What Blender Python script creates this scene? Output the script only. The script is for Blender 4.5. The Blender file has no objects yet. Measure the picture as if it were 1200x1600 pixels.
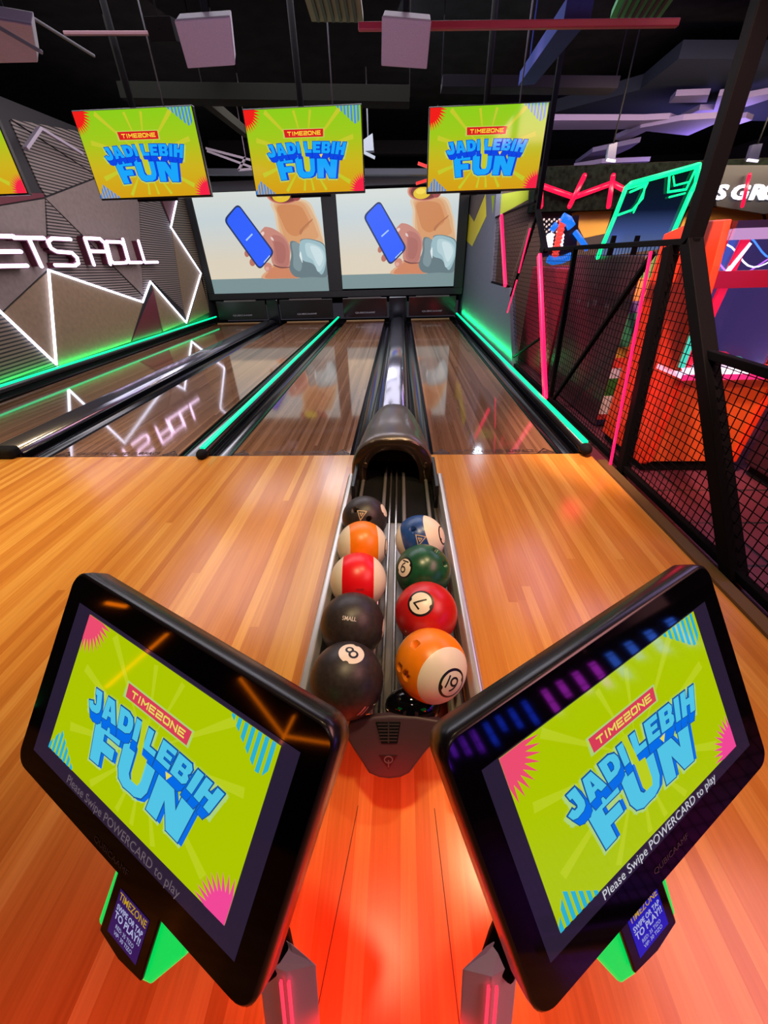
import bpy, math, random
from mathutils import Vector, Matrix
random.seed(7)
sc = bpy.context.scene
COL = sc.collection
V = Vector

# ------------------------------------------------------------------ camera
FPX = 589.5
_fw = V((26, -398, FPX)).normalized()
_dn = V((26, 875, FPX)); _dn = (_dn - _fw * _dn.dot(_fw)).normalized()
_rt = _dn.cross(_fw)
ROT = Matrix((_rt, _fw, -_dn))          # photo camera axes -> world axes
CAM = V((0, 0, 1.6))

def ray(px, py): return ROT @ V((px - 600, py - 800, FPX))
def PX(px, py, x): d = ray(px, py); return CAM + d * (x / d.x)
def PY(px, py, y): d = ray(px, py); return CAM + d * (y / d.y)
def PZ(px, py, z): d = ray(px, py); return CAM + d * ((z - CAM.z) / d.z)
def PN(px, py, p0, n): d = ray(px, py); return CAM + d * ((V(p0) - CAM).dot(n) / d.dot(n))

cam = bpy.data.cameras.new('camera')
cam.sensor_fit = 'VERTICAL'; cam.sensor_height = 36; cam.sensor_width = 27
cam.lens = FPX * 36 / 1600
cam.clip_start = .02; cam.clip_end = 200
co = bpy.data.objects.new('camera', cam); COL.objects.link(co)
m3 = Matrix((ROT.col[0], -ROT.col[1], -ROT.col[2])).transposed()
co.matrix_world = Matrix.Translation(CAM) @ m3.to_4x4()
sc.camera = co

# ------------------------------------------------------------------ materials
def lin(c):
    return tuple((x / 255 / 12.92) if x / 255 <= .04045 else ((x / 255 + .055) / 1.055) ** 2.4 for x in c)
MATS = {}
def mat(name, rgb=(128, 128, 128), rough=.5, metal=0, emit=None, es=1., spec=.5, coat=0, noise=0, nscale=40, alpha=1, trans=0, bump=0):
    if name in MATS: return MATS[name]
    m = bpy.data.materials.new(name); m.use_nodes = True
    nt = m.node_tree; b = nt.nodes['Principled BSDF']
    c = lin(rgb)
    b.inputs['Base Color'].default_value = (*c, 1)
    b.inputs['Roughness'].default_value = rough
    b.inputs['Metallic'].default_value = metal
    b.inputs['Specular IOR Level'].default_value = spec
    b.inputs['Coat Weight'].default_value = coat
    b.inputs['Coat Roughness'].default_value = .04
    if trans: b.inputs['Transmission Weight'].default_value = trans
    if alpha < 1: b.inputs['Alpha'].default_value = alpha
    if emit is not None:
        b.inputs['Emission Color'].default_value = (*lin(emit), 1)
        b.inputs['Emission Strength'].default_value = es
    if noise or bump:
        tc = nt.nodes.new('ShaderNodeTexCoord'); no = nt.nodes.new('ShaderNodeTexNoise')
        no.inputs['Scale'].default_value = nscale; no.inputs['Detail'].default_value = 6
        nt.links.new(tc.outputs['Object'], no.inputs['Vector'])
        if noise:
            r = nt.nodes.new('ShaderNodeValToRGB')
            r.color_ramp.elements[0].position = .3; r.color_ramp.elements[1].position = .7
            r.color_ramp.elements[0].color = (*[x * (1 - noise) for x in c], 1)
            r.color_ramp.elements[1].color = (*[min(1, x * (1 + noise)) for x in c], 1)
            nt.links.new(no.outputs['Fac'], r.inputs['Fac']); nt.links.new(r.outputs['Color'], b.inputs['Base Color'])
        if bump:
            bp = nt.nodes.new('ShaderNodeBump'); bp.inputs['Strength'].default_value = bump; bp.inputs['Distance'].default_value = .002
            nt.links.new(no.outputs['Fac'], bp.inputs['Height']); nt.links.new(bp.outputs['Normal'], b.inputs['Normal'])
    MATS[name] = m
    return m

def screen_mat(name, rgb, es=1., rough=.08, spec=.5):
    return mat(name, (4, 4, 5), rough, 0, rgb, es, spec)

def grad_mat(name, stops, axis='Y', es=1., rough=.08):
    """picture on a lit screen running through colour stops along one axis of the picture"""
    if name in MATS: return MATS[name]
    m = bpy.data.materials.new(name); m.use_nodes = True
    nt = m.node_tree; b = nt.nodes['Principled BSDF']
    b.inputs['Base Color'].default_value = (.002, .002, .002, 1); b.inputs['Roughness'].default_value = rough
    tc = nt.nodes.new('ShaderNodeTexCoord'); sp = nt.nodes.new('ShaderNodeSeparateXYZ'); r = nt.nodes.new('ShaderNodeValToRGB')
    nt.links.new(tc.outputs['Generated'], sp.inputs[0]); nt.links.new(sp.outputs[axis], r.inputs['Fac'])
    while len(r.color_ramp.elements) < len(stops): r.color_ramp.elements.new(.5)
    for e, (p, c) in zip(r.color_ramp.elements, stops):
        e.position = p; e.color = (*lin(c), 1)
    nt.links.new(r.outputs['Color'], b.inputs['Emission Color']); b.inputs['Emission Strength'].default_value = es
    MATS[name] = m
    return m

def math_node(nt, op, a, b=None):
    n = nt.nodes.new('ShaderNodeMath'); n.operation = op
    for i, x in enumerate((a, b)):
        if x is None: continue
        if isinstance(x, (int, float)): n.inputs[i].default_value = x
        else: nt.links.new(x, n.inputs[i])
    return n.outputs[0]

def wood_mat(name, stops, bw, bl, rough, rvar=0, spec=.5, coat=0., grain=.12):
    m = bpy.data.materials.new(name); m.use_nodes = True
    nt = m.node_tree; b = nt.nodes['Principled BSDF']
    tc = nt.nodes.new('ShaderNodeTexCoord'); sp = nt.nodes.new('ShaderNodeSeparateXYZ')
    geo = nt.nodes.new('ShaderNodeNewGeometry')
    nt.links.new(geo.outputs['Position'], sp.inputs[0])
    X, Y = sp.outputs['X'], sp.outputs['Y']
    row = math_node(nt, 'FLOOR', math_node(nt, 'DIVIDE', X, bw))
    off = math_node(nt, 'FRACT', math_node(nt, 'MULTIPLY', math_node(nt, 'SINE', math_node(nt, 'MULTIPLY', row, 12.9898)), 437.585))
    seg = math_node(nt, 'FLOOR', math_node(nt, 'ADD', math_node(nt, 'DIVIDE', Y, bl), math_node(nt, 'MULTIPLY', off, 7.)))
    cv = nt.nodes.new('ShaderNodeCombineXYZ'); nt.links.new(row, cv.inputs[0]); nt.links.new(seg, cv.inputs[1])
    wn = nt.nodes.new('ShaderNodeTexWhiteNoise'); wn.noise_dimensions = '2D'; nt.links.new(cv.outputs[0], wn.inputs['Vector'])
    r = nt.nodes.new('ShaderNodeValToRGB')
    while len(r.color_ramp.elements) < len(stops): r.color_ramp.elements.new(.5)
    for e, (p, c) in zip(r.color_ramp.elements, stops):
        e.position = p; e.color = (*lin(c), 1)
    nt.links.new(wn.outputs['Value'], r.inputs['Fac'])
    # long grain
    mp = nt.nodes.new('ShaderNodeCombineXYZ')
    nt.links.new(math_node(nt, 'MULTIPLY', X, 90.), mp.inputs[0]); nt.links.new(math_node(nt, 'MULTIPLY', Y, 3.), mp.inputs[1])
    nt.links.new(math_node(nt, 'MULTIPLY', wn.outputs['Value'], 50.), mp.inputs[2])
    no = nt.nodes.new('ShaderNodeTexNoise'); no.inputs['Scale'].default_value = 1.; no.inputs['Detail'].default_value = 5
    nt.links.new(mp.outputs[0], no.inputs['Vector'])
    mx = nt.nodes.new('ShaderNodeMix'); mx.data_type = 'RGBA'; mx.blend_type = 'MULTIPLY'; mx.inputs['Factor'].default_value = 1.
    gr = nt.nodes.new('ShaderNodeValToRGB'); gr.color_ramp.elements[0].position = .3; gr.color_ramp.elements[1].position = .65
    g = 1 - grain * 2.2
    gr.color_ramp.elements[0].color = (g, g * .96, g * .92, 1); gr.color_ramp.elements[1].color = (1, 1, 1, 1)
    nt.links.new(no.outputs['Fac'], gr.inputs['Fac'])
    nt.links.new(r.outputs['Color'], mx.inputs['A']); nt.links.new(gr.outputs['Color'], mx.inputs['B'])
    nt.links.new(mx.outputs['Result'], b.inputs['Base Color'])
    b.inputs['Roughness'].default_value = rough; b.inputs['Specular IOR Level'].default_value = spec
    b.inputs['Coat Weight'].default_value = coat; b.inputs['Coat Roughness'].default_value = .05
    if rvar:
        n2 = nt.nodes.new('ShaderNodeTexNoise'); n2.inputs['Scale'].default_value = 6; nt.links.new(geo.outputs['Position'], n2.inputs['Vector'])
        nt.links.new(math_node(nt, 'ADD', math_node(nt, 'MULTIPLY', n2.outputs['Fac'], rvar), rough - rvar / 2), b.inputs['Roughness'])
    MATS[name] = m
    return m

def slat_mat(name, rgb, pitch, slope=0., rough=.6, duty=.42, dark=(18, 12, 14)):
    """narrow horizontal timber slats with dark gaps"""
    m = bpy.data.materials.new(name); m.use_nodes = True
    nt = m.node_tree; b = nt.nodes['Principled BSDF']
    geo = nt.nodes.new('ShaderNodeNewGeometry'); sp = nt.nodes.new('ShaderNodeSeparateXYZ'); nt.links.new(geo.outputs['Position'], sp.inputs[0])
    h = math_node(nt, 'ADD', sp.outputs['Z'], math_node(nt, 'MULTIPLY', sp.outputs['Y'], slope))
    fr = math_node(nt, 'FRACT', math_node(nt, 'DIVIDE', h, pitch))
    gap = math_node(nt, 'LESS_THAN', fr, duty)
    mx = nt.nodes.new('ShaderNodeMix'); mx.data_type = 'RGBA'
    nt.links.new(gap, mx.inputs['Factor'])
    mx.inputs['A'].default_value = (*lin(rgb), 1); mx.inputs['B'].default_value = (*lin(dark), 1)
    nt.links.new(mx.outputs['Result'], b.inputs['Base Color']); b.inputs['Roughness'].default_value = rough
    MATS[name] = m
    return m

def tile_mat(name, rgb, rgb2, size, rough=.5):
    m = bpy.data.materials.new(name); m.use_nodes = True
    nt = m.node_tree; b = nt.nodes['Principled BSDF']
    geo = nt.nodes.new('ShaderNodeNewGeometry'); br = nt.nodes.new('ShaderNodeTexBrick')
    nt.links.new(geo.outputs['Position'], br.inputs['Vector'])
    br.offset = 0; br.inputs['Color1'].default_value = (*lin(rgb), 1); br.inputs['Color2'].default_value = (*lin(rgb2), 1)
    br.inputs['Mortar'].default_value = (.01, .01, .01, 1); br.inputs['Scale'].default_value = 1; br.inputs['Mortar Size'].default_value = .01
    br.inputs['Brick Width'].default_value = size; br.inputs['Row Height'].default_value = size
    nt.links.new(br.outputs['Color'], b.inputs['Base Color']); b.inputs['Roughness'].default_value = rough
    MATS[name] = m
    return m

# ------------------------------------------------------------------ mesh building
WORLD = {}          # world position of each object's origin

class MB:
    def __init__(s): s.v = []; s.f = []; s.m = []; s.s = []
    def add(s, vs, fs, m=0, sm=False):
        o = len(s.v); s.v += [V(x) for x in vs]
        for f in fs:
            s.f.append([o + i for i in f]); s.m.append(m); s.s.append(sm)
        return s
    def poly(s, pts, m=0): return s.add(pts, [list(range(len(pts)))], m)
    def box(s, x0, x1, y0, y1, z0, z1, m=0):
        p = [(x, y, z) for z in (z0, z1) for y in (y0, y1) for x in (x0, x1)]
        return s.add(p, [(0, 2, 3, 1), (4, 5, 7, 6), (0, 1, 5, 4), (2, 6, 7, 3), (0, 4, 6, 2), (1, 3, 7, 5)], m)
    def prism(s, pts, vec, m=0, mside=None):
        n = len(pts); a = [V(p) for p in pts]; b = [p + V(vec) for p in a]
        s.add(a + b, [list(range(n))[::-1], list(range(n, 2 * n))], m)
        s.add(a + b, [(i, (i + 1) % n, n + (i + 1) % n, n + i) for i in range(n)], m if mside is None else mside)
        return s
    def bar(s, p, q, w, h, up=(0, 0, 1), m=0):
        p, q = V(p), V(q); d = (q - p).normalized(); up = V(up)
        if abs(d.dot(up)) > .98: up = V((0, 1, 0))
        a = d.cross(up).normalized() * w / 2; b = a.cross(d).normalized() * h / 2
        vs = [p - a - b, p + a - b, p + a + b, p - a + b, q - a - b, q + a - b, q + a + b, q - a + b]
        return s.add(vs, [(3, 2, 1, 0), (4, 5, 6, 7), (0, 1, 5, 4), (1, 2, 6, 5), (2, 3, 7, 6), (3, 0, 4, 7)], m)
    def tube(s, pts, r, n=10, m=0, closed=False):
        pts = [V(p) for p in pts]; k = len(pts); rings = []; prev = None
        rr = r if isinstance(r, (list, tuple)) else [r] * k
        for i, p in enumerate(pts):
            if closed: t = (pts[(i + 1) % k] - pts[i - 1])
            else: t = pts[min(i + 1, k - 1)] - pts[max(i - 1, 0)]
            t = t.normalized() if t.length > 1e-9 else V((0, 0, 1))
            if prev is None:
                a = t.orthogonal().normalized()
            else:
                a = prev - t * prev.dot(t); a = a.normalized() if a.length > 1e-6 else t.orthogonal().normalized()
            prev = a; b = t.cross(a)
            rings.append([p + (a * math.cos(2 * math.pi * j / n) + b * math.sin(2 * math.pi * j / n)) * rr[i] for j in range(n)])
        vs = [x for r_ in rings for x in r_]; fs = []
        for i in range(k if closed else k - 1):
            i2 = (i + 1) % k
            for j in range(n):
                fs.append((i * n + j, i * n + (j + 1) % n, i2 * n + (j + 1) % n, i2 * n + j))
        s.add(vs, fs, m, True)
        if not closed:
            s.add(rings[0], [list(range(n))[::-1]], m); s.add(rings[-1], [list(range(n))], m)
        return s
    def loft(s, secs, m=0, sm=True, caps=True, mcap0=None, mcap1=None, closed=True):
        n = len(secs[0]); vs = [x for q in secs for x in q]; fs = []
        for i in range(len(secs) - 1):
            for j in range(n if closed else n - 1):
                fs.append((i * n + j, i * n + (j + 1) % n, (i + 1) * n + (j + 1) % n, (i + 1) * n + j))
        s.add(vs, fs, m, sm)
        if caps:
            s.add(secs[0], [list(range(n))[::-1]], m if mcap0 is None else mcap0)
            s.add(secs[-1], [list(range(n))], m if mcap1 is None else mcap1)
        return s
    def sphere(s, c, r, nu=24, nv=12, m=0, sq=(1, 1, 1), half=False):
        c = V(c); vs = []; fs = []
        for i in range(nv + 1):
            th = (math.pi / 2 if half else math.pi) * i / nv
            for j in range(nu):
                ph = 2 * math.pi * j / nu
                vs.append(c + V((math.sin(th) * math.cos(ph) * r * sq[0], math.sin(th) * math.sin(ph) * r * sq[1], math.cos(th) * r * sq[2])))
        for i in range(nv):
            for j in range(nu):
                fs.append((i * nu + j, (i + 1) * nu + j, (i + 1) * nu + (j + 1) % nu, i * nu + (j + 1) % nu))
        return s.add(vs, fs, m, True)
    def obj(s, name, mats, parent=None, bevel=0, origin=None, seg=2, label=None, fix=True):
        if not isinstance(mats, (list, tuple)): mats = [mats]
        if origin is None:
            if parent is not None: origin = WORLD[parent.name]
            else:
                lo = [min(v[i] for v in s.v) for i in range(3)]; hi = [max(v[i] for v in s.v) for i in range(3)]
                origin = V(((lo[0] + hi[0]) / 2, (lo[1] + hi[1]) / 2, lo[2]))
        origin = V(origin)
        me = bpy.data.meshes.new(name)
        me.from_pydata([tuple(v - origin) for v in s.v], [], s.f)
        for mm in mats: me.materials.append(mm)
        for p, mi, sm in zip(me.polygons, s.m, s.s): p.material_index = mi; p.use_smooth = sm
        if fix:
            import bmesh
            bm = bmesh.new(); bm.from_mesh(me)
            bmesh.ops.remove_doubles(bm, verts=bm.verts, dist=1e-5)
            bmesh.ops.recalc_face_normals(bm, faces=bm.faces); bm.to_mesh(me); bm.free()
        me.update()
        o = bpy.data.objects.new(name, me); COL.objects.link(o)
        if parent is not None:
            o.parent = parent; o.location = origin - WORLD[parent.name]
        else: o.location = origin
        WORLD[o.name] = origin
        if bevel:
            bv = o.modifiers.new('bevel', 'BEVEL'); bv.width = bevel; bv.segments = seg; bv.limit_method = 'ANGLE'; bv.angle_limit = math.radians(40)
        if label: o['label'] = label
        return o

def tag(o, label, cat, group=None):
    o['label'] = label; o['category'] = cat
    if group: o['group'] = group
    return o
def thing(name, label, cat, loc, group=None):
    o = bpy.data.objects.new(name, None); COL.objects.link(o); o.location = loc; o.empty_display_size = .1
    WORLD[o.name] = V(loc)
    return tag(o, label, cat, group)
def struct(o): o['kind'] = 'structure'; return o

# ------------------------------------------------------------------ lettering
_tc = {}
def text_tris(s, bold=0., shear=0.):
    key = (s, bold, shear)
    if key in _tc: return _tc[key]
    cu = bpy.data.curves.new('t', 'FONT'); cu.body = s; cu.size = 1; cu.align_x = 'CENTER'; cu.align_y = 'CENTER'
    cu.dimensions = '2D'; cu.fill_mode = 'BOTH'; cu.offset = bold; cu.shear = shear; cu.resolution_u = 3
    ob = bpy.data.objects.new('t', cu); COL.objects.link(ob)
    dg = bpy.context.evaluated_depsgraph_get()
    me = bpy.data.meshes.new_from_object(ob.evaluated_get(dg))
    vs = [(v.co.x, v.co.y) for v in me.vertices]; fs = [list(p.vertices) for p in me.polygons]
    bpy.data.objects.remove(ob); bpy.data.curves.remove(cu); bpy.data.meshes.remove(me)
    xs = [v[0] for v in vs]; ys = [v[1] for v in vs]
    cx, cy = (min(xs) + max(xs)) / 2, (min(ys) + max(ys)) / 2
    _tc[key] = ([(x - cx, y - cy) for x, y in vs], fs, max(xs) - min(xs), max(ys) - min(ys))
    return _tc[key]
def text(mb, s, F, x, y, w, layer, m, width=None, height=None, bold=0., rot=0., shear=0.):
    """flat lettering centred at x,y in frame F; scaled to width or height"""
    vs, fs, tw, th = text_tris(s, bold, shear)
    k = width / tw if width else height / th
    ky = (height / th) if (width and height) else k
    c, sn = math.cos(rot), math.sin(rot)
    pts = [F(x + (a * k) * c - (b * ky) * sn, y + (a * k) * sn + (b * ky) * c, layer) for a, b in vs]
    mb.add(pts, fs, m)

G = {
 'J': [[(.8, 1), (.8, .25), (.55, 0), (.3, 0), (.05, .3)]],
 'A': [[(0, 0), (.38, 1), (.62, 1), (1, 0)], [(.2, .36), (.8, .36)]],
 'D': [[(0, 0), (0, 1), (.62, 1), (1, .66), (1, .34), (.62, 0), (0, 0)]],
 'I': [[(.5, 0), (.5, 1)]],
 'L': [[(0, 1), (0, 0), (1, 0)]],
 'E': [[(1, 1), (0, 1), (0, 0), (1, 0)], [(0, .5), (.85, .5)]],
 'B': [[(0, 0), (0, 1), (.75, 1), (.97, .8), (.8, .5), (0, .5)], [(.8, .5), (1, .25), (.75, 0), (0, 0)]],
 'H': [[(0, 0), (0, 1)], [(1, 0), (1, 1)], [(0, .5), (1, .5)]],
 'F': [[(1, 1), (0, 1), (0, 0)], [(0, .5), (.85, .5)]],
 'U': [[(0, 1), (0, .25), (.25, 0), (.75, 0), (1, .25), (1, 1)]],
 'N': [[(0, 0), (0, 1), (1, 0), (1, 1)]],
 'T': [[(0, 1), (1, 1)], [(.5, 1), (.5, 0)]],
 'M': [[(0, 0), (0, 1), (.5, .4), (1, 1), (1, 0)]],
 'Z': [[(0, 1), (1, 1), (1, .5), (0, .5), (0, 0), (1, 0)]],
 'O': [[(.15, 0), (0, .15), (0, .85), (.15, 1), (.85, 1), (1, .85), (1, .15), (.85, 0), (.15, 0)]],
 'S': [[(1, 1), (.15, 1), (0, .85), (0, .65), (.15, .5), (.85, .5), (1, .35), (1, .15), (.85, 0), (0, 0)]],
 'R': [[(0, 0), (0, 1), (.85, 1), (1, .85), (1, .65), (.85, .5), (0, .5)], [(.5, .5), (1, 0)]],
 'G': [[(1, 1), (.15, 1), (0, .85), (0, .15), (.15, 0), (1, 0), (1, .5), (.55, .5)]],
 'P': [[(0, 0), (0, 1), (.85, 1), (1, .85), (1, .65), (.85, .5), (0, .5)]],
}
def _m(p): return [(1 - x, y) for x, y in p][::-1]
def _f(p): return [(x, 1 - y) for x, y in p][::-1]
_AL = [(0, 0), (.28, 1), (.5, 1), (.5, .72), (.43, .42), (.5, .42), (.5, .2), (.40, .2), (.34, 0)]
_DT = [(0, .5), (0, 1), (.6, 1), (.9, .86), (1, .62), (1, .5), (.64, .5), (.64, .6), (.56, .72), (.36, .72), (.36, .5)]
CH = {
 'J': (.9, [[(.5, 1), (1, 1), (1, .3), (.9, .1), (.68, 0), (.28, 0), (.06, .1), (0, .36), (.34, .42), (.38, .3), (.56, .3), (.62, .38), (.62, .74), (.5, .74)]]),
 'A': (1.05, [_AL, _m(_AL)]), 'D': (.95, [_DT, _f(_DT)]), 'I': (.34, [[(0, 0), (1, 0), (1, 1), (0, 1)]]),
 'L': (.78, [[(0, 0), (1, 0), (1, .27), (.44, .27), (.44, 1), (0, 1)]]),
 'E': (.82, [[(0, 0), (1, 0), (1, .25), (.43, .25), (.43, .39), (.9, .39), (.9, .61), (.43, .61), (.43, .75), (1, .75), (1, 1), (0, 1)]]),
 'B': (.92, [[(0, 0), (.38, 0), (.38, 1), (0, 1)], [(.3, .77), (.92, .77), (.78, 1), (.3, 1)], [(.62, .5), (.85, .5), (.94, .62), (.94, .82), (.78, 1), (.62, .8)], [(.3, .40), (.86, .40), (.86, .60), (.3, .60)], [(.64, .5), (.85, .5), (1, .38), (1, .16), (.82, 0), (.64, .2)], [(.3, 0), (.82, 0), (.97, .23), (.3, .23)]]),
 'H': (.95, [[(0, 0), (.37, 0), (.37, .37), (.63, .37), (.63, 0), (1, 0), (1, 1), (.63, 1), (.63, .63), (.37, .63), (.37, 1), (0, 1)]]),
 'F': (.86, [[(0, 0), (.4, 0), (.4, .33), (.88, .33), (.88, .58), (.4, .58), (.4, .75), (1, .75), (1, 1), (0, 1)]]),
 'U': (1., [[(0, 1), (0, .32), (.1, .1), (.3, 0), (.7, 0), (.9, .1), (1, .32), (1, 1), (.64, 1), (.64, .36), (.57, .27), (.43, .27), (.36, .36), (.36, 1)]]),
 'N': (1.05, [[(0, 0), (.34, 0), (.34, .50), (.64, 0), (1, 0), (1, 1), (.66, 1), (.66, .5), (.36, 1), (0, 1)]]),
}
def chunky_word(mb, s, F, cx, cy, cap, width, layer, m, warp=None, grow=0., shift=(0, 0), gap=.12):
    x = 0; at = []
    for ch in s:
        if ch == ' ': x += .3; at.append(0); continue
        at.append(x); x += CH[ch][0] + gap
    tot = x - gap; k = width / tot
    for ch, a in zip(s, at):
        if ch == ' ': continue
        for poly in CH[ch][1]:
            q = []
            for i, p in enumerate(poly):
                r_ = poly[(i + 1) % len(poly)]
                for f in (0, .5): q.append(((a + (p[0] + (r_[0] - p[0]) * f) * CH[ch][0] - tot / 2) * k, (p[1] + (r_[1] - p[1]) * f - .5) * cap))
            if warp: q = [warp(u, v) for u, v in q]
            mb.poly([F(cx + u + shift[0], cy + v + shift[1], layer) for u, v in q], m)
            if grow > 0:
                for quad in stroke_quads(q + [q[0]], grow * 2):
                    mb.poly([F(cx + u + shift[0], cy + v + shift[1], layer) for u, v in quad], m)
GW = {'I': .35, 'L': .8, 'F': .85, 'U': 1, 'J': .85, 'M': 1.15}
def subdiv(pl, step=.04):
    out = [pl[0]]
    for a, b in zip(pl, pl[1:]):
        n = max(1, int(math.hypot(b[0] - a[0], b[1] - a[1]) / step))
        out += [(a[0] + (b[0] - a[0]) * i / n, a[1] + (b[1] - a[1]) * i / n) for i in range(1, n + 1)]
    return out
def oval(cx, cy, rx, ry, n=18, a0=0, a1=360):
    return [(cx + rx * math.cos(math.radians(a0 + (a1 - a0) * i / n)), cy + ry * math.sin(math.radians(a0 + (a1 - a0) * i / n))) for i in range(n + 1)]
DIG = {'8': [oval(0, .26, .23, .22), oval(0, -.22, .28, .26)], '6': [oval(0, -.2, .28, .27), oval(.16, -.16, .44, .66, 12, 180, 108)],
       '9': [oval(0, .2, .28, .27), oval(-.16, .16, .44, .66, 12, 0, -72)], '7': [[(-.3, .42), (.3, .42), (-.08, -.5)]]}
def stroke_quads(poly, t):
    out = []
    for a, b in zip(poly, poly[1:]):
        dx, dy = b[0] - a[0], b[1] - a[1]; l = math.hypot(dx, dy)
        if l < 1e-9: continue
        dx, dy = dx / l, dy / l; e = t / 2 * .98; nx, ny = -dy * t / 2, dx * t / 2
        a2 = (a[0] - dx * e, a[1] - dy * e); b2 = (b[0] + dx * e, b[1] + dy * e)
        out.append([(a2[0] - nx, a2[1] - ny), (b2[0] - nx, b2[1] - ny), (b2[0] + nx, b2[1] + ny), (a2[0] + nx, a2[1] + ny)])
    return out
def block_word(mb, s, F, cx, cy, cap, width, t, layer, m, warp=None, grow=0., shift=(0, 0), gap=.35):
    """squared block capitals; t = stroke in units of cap height"""
    adv = []; x = 0
    for ch in s:
        if ch == ' ': x += .55; adv.append(None); continue
        w = GW.get(ch, 1.) * .85
        adv.append((x, w)); x += w + gap
    tot = x - gap; k = (width - t * cap) / tot
    h = cap * (1 - t)
    for ch, a in zip(s, adv):
        if a is None: continue
        for pl in G[ch]:
            q = [((a[0] + p[0] * a[1] - tot / 2) * k, (p[1] - .5) * h) for p in pl]
            for quad in stroke_quads(q, t * cap + grow):
                pts = []
                for (u, v) in quad:
                    if warp: u, v = warp(u, v)
                    pts.append(F(cx + u + shift[0], cy + v + shift[1], layer))
                mb.add(pts, [(0, 1, 2, 3)], m)

def burst(cx, cy, R, quad, F, layer, n=9):
    """quarter star in a corner; quad = (sx, sy) pointing into the picture"""
    pts = [F(cx, cy, layer)]
    for i in range(2 * n + 1):
        a = math.pi / 2 * i / (2 * n); r = R * (1.0 if i % 2 else .62)
        pts.append(F(cx + quad[0] * r * math.cos(a), cy + quad[1] * r * math.sin(a), layer))
    return pts

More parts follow.
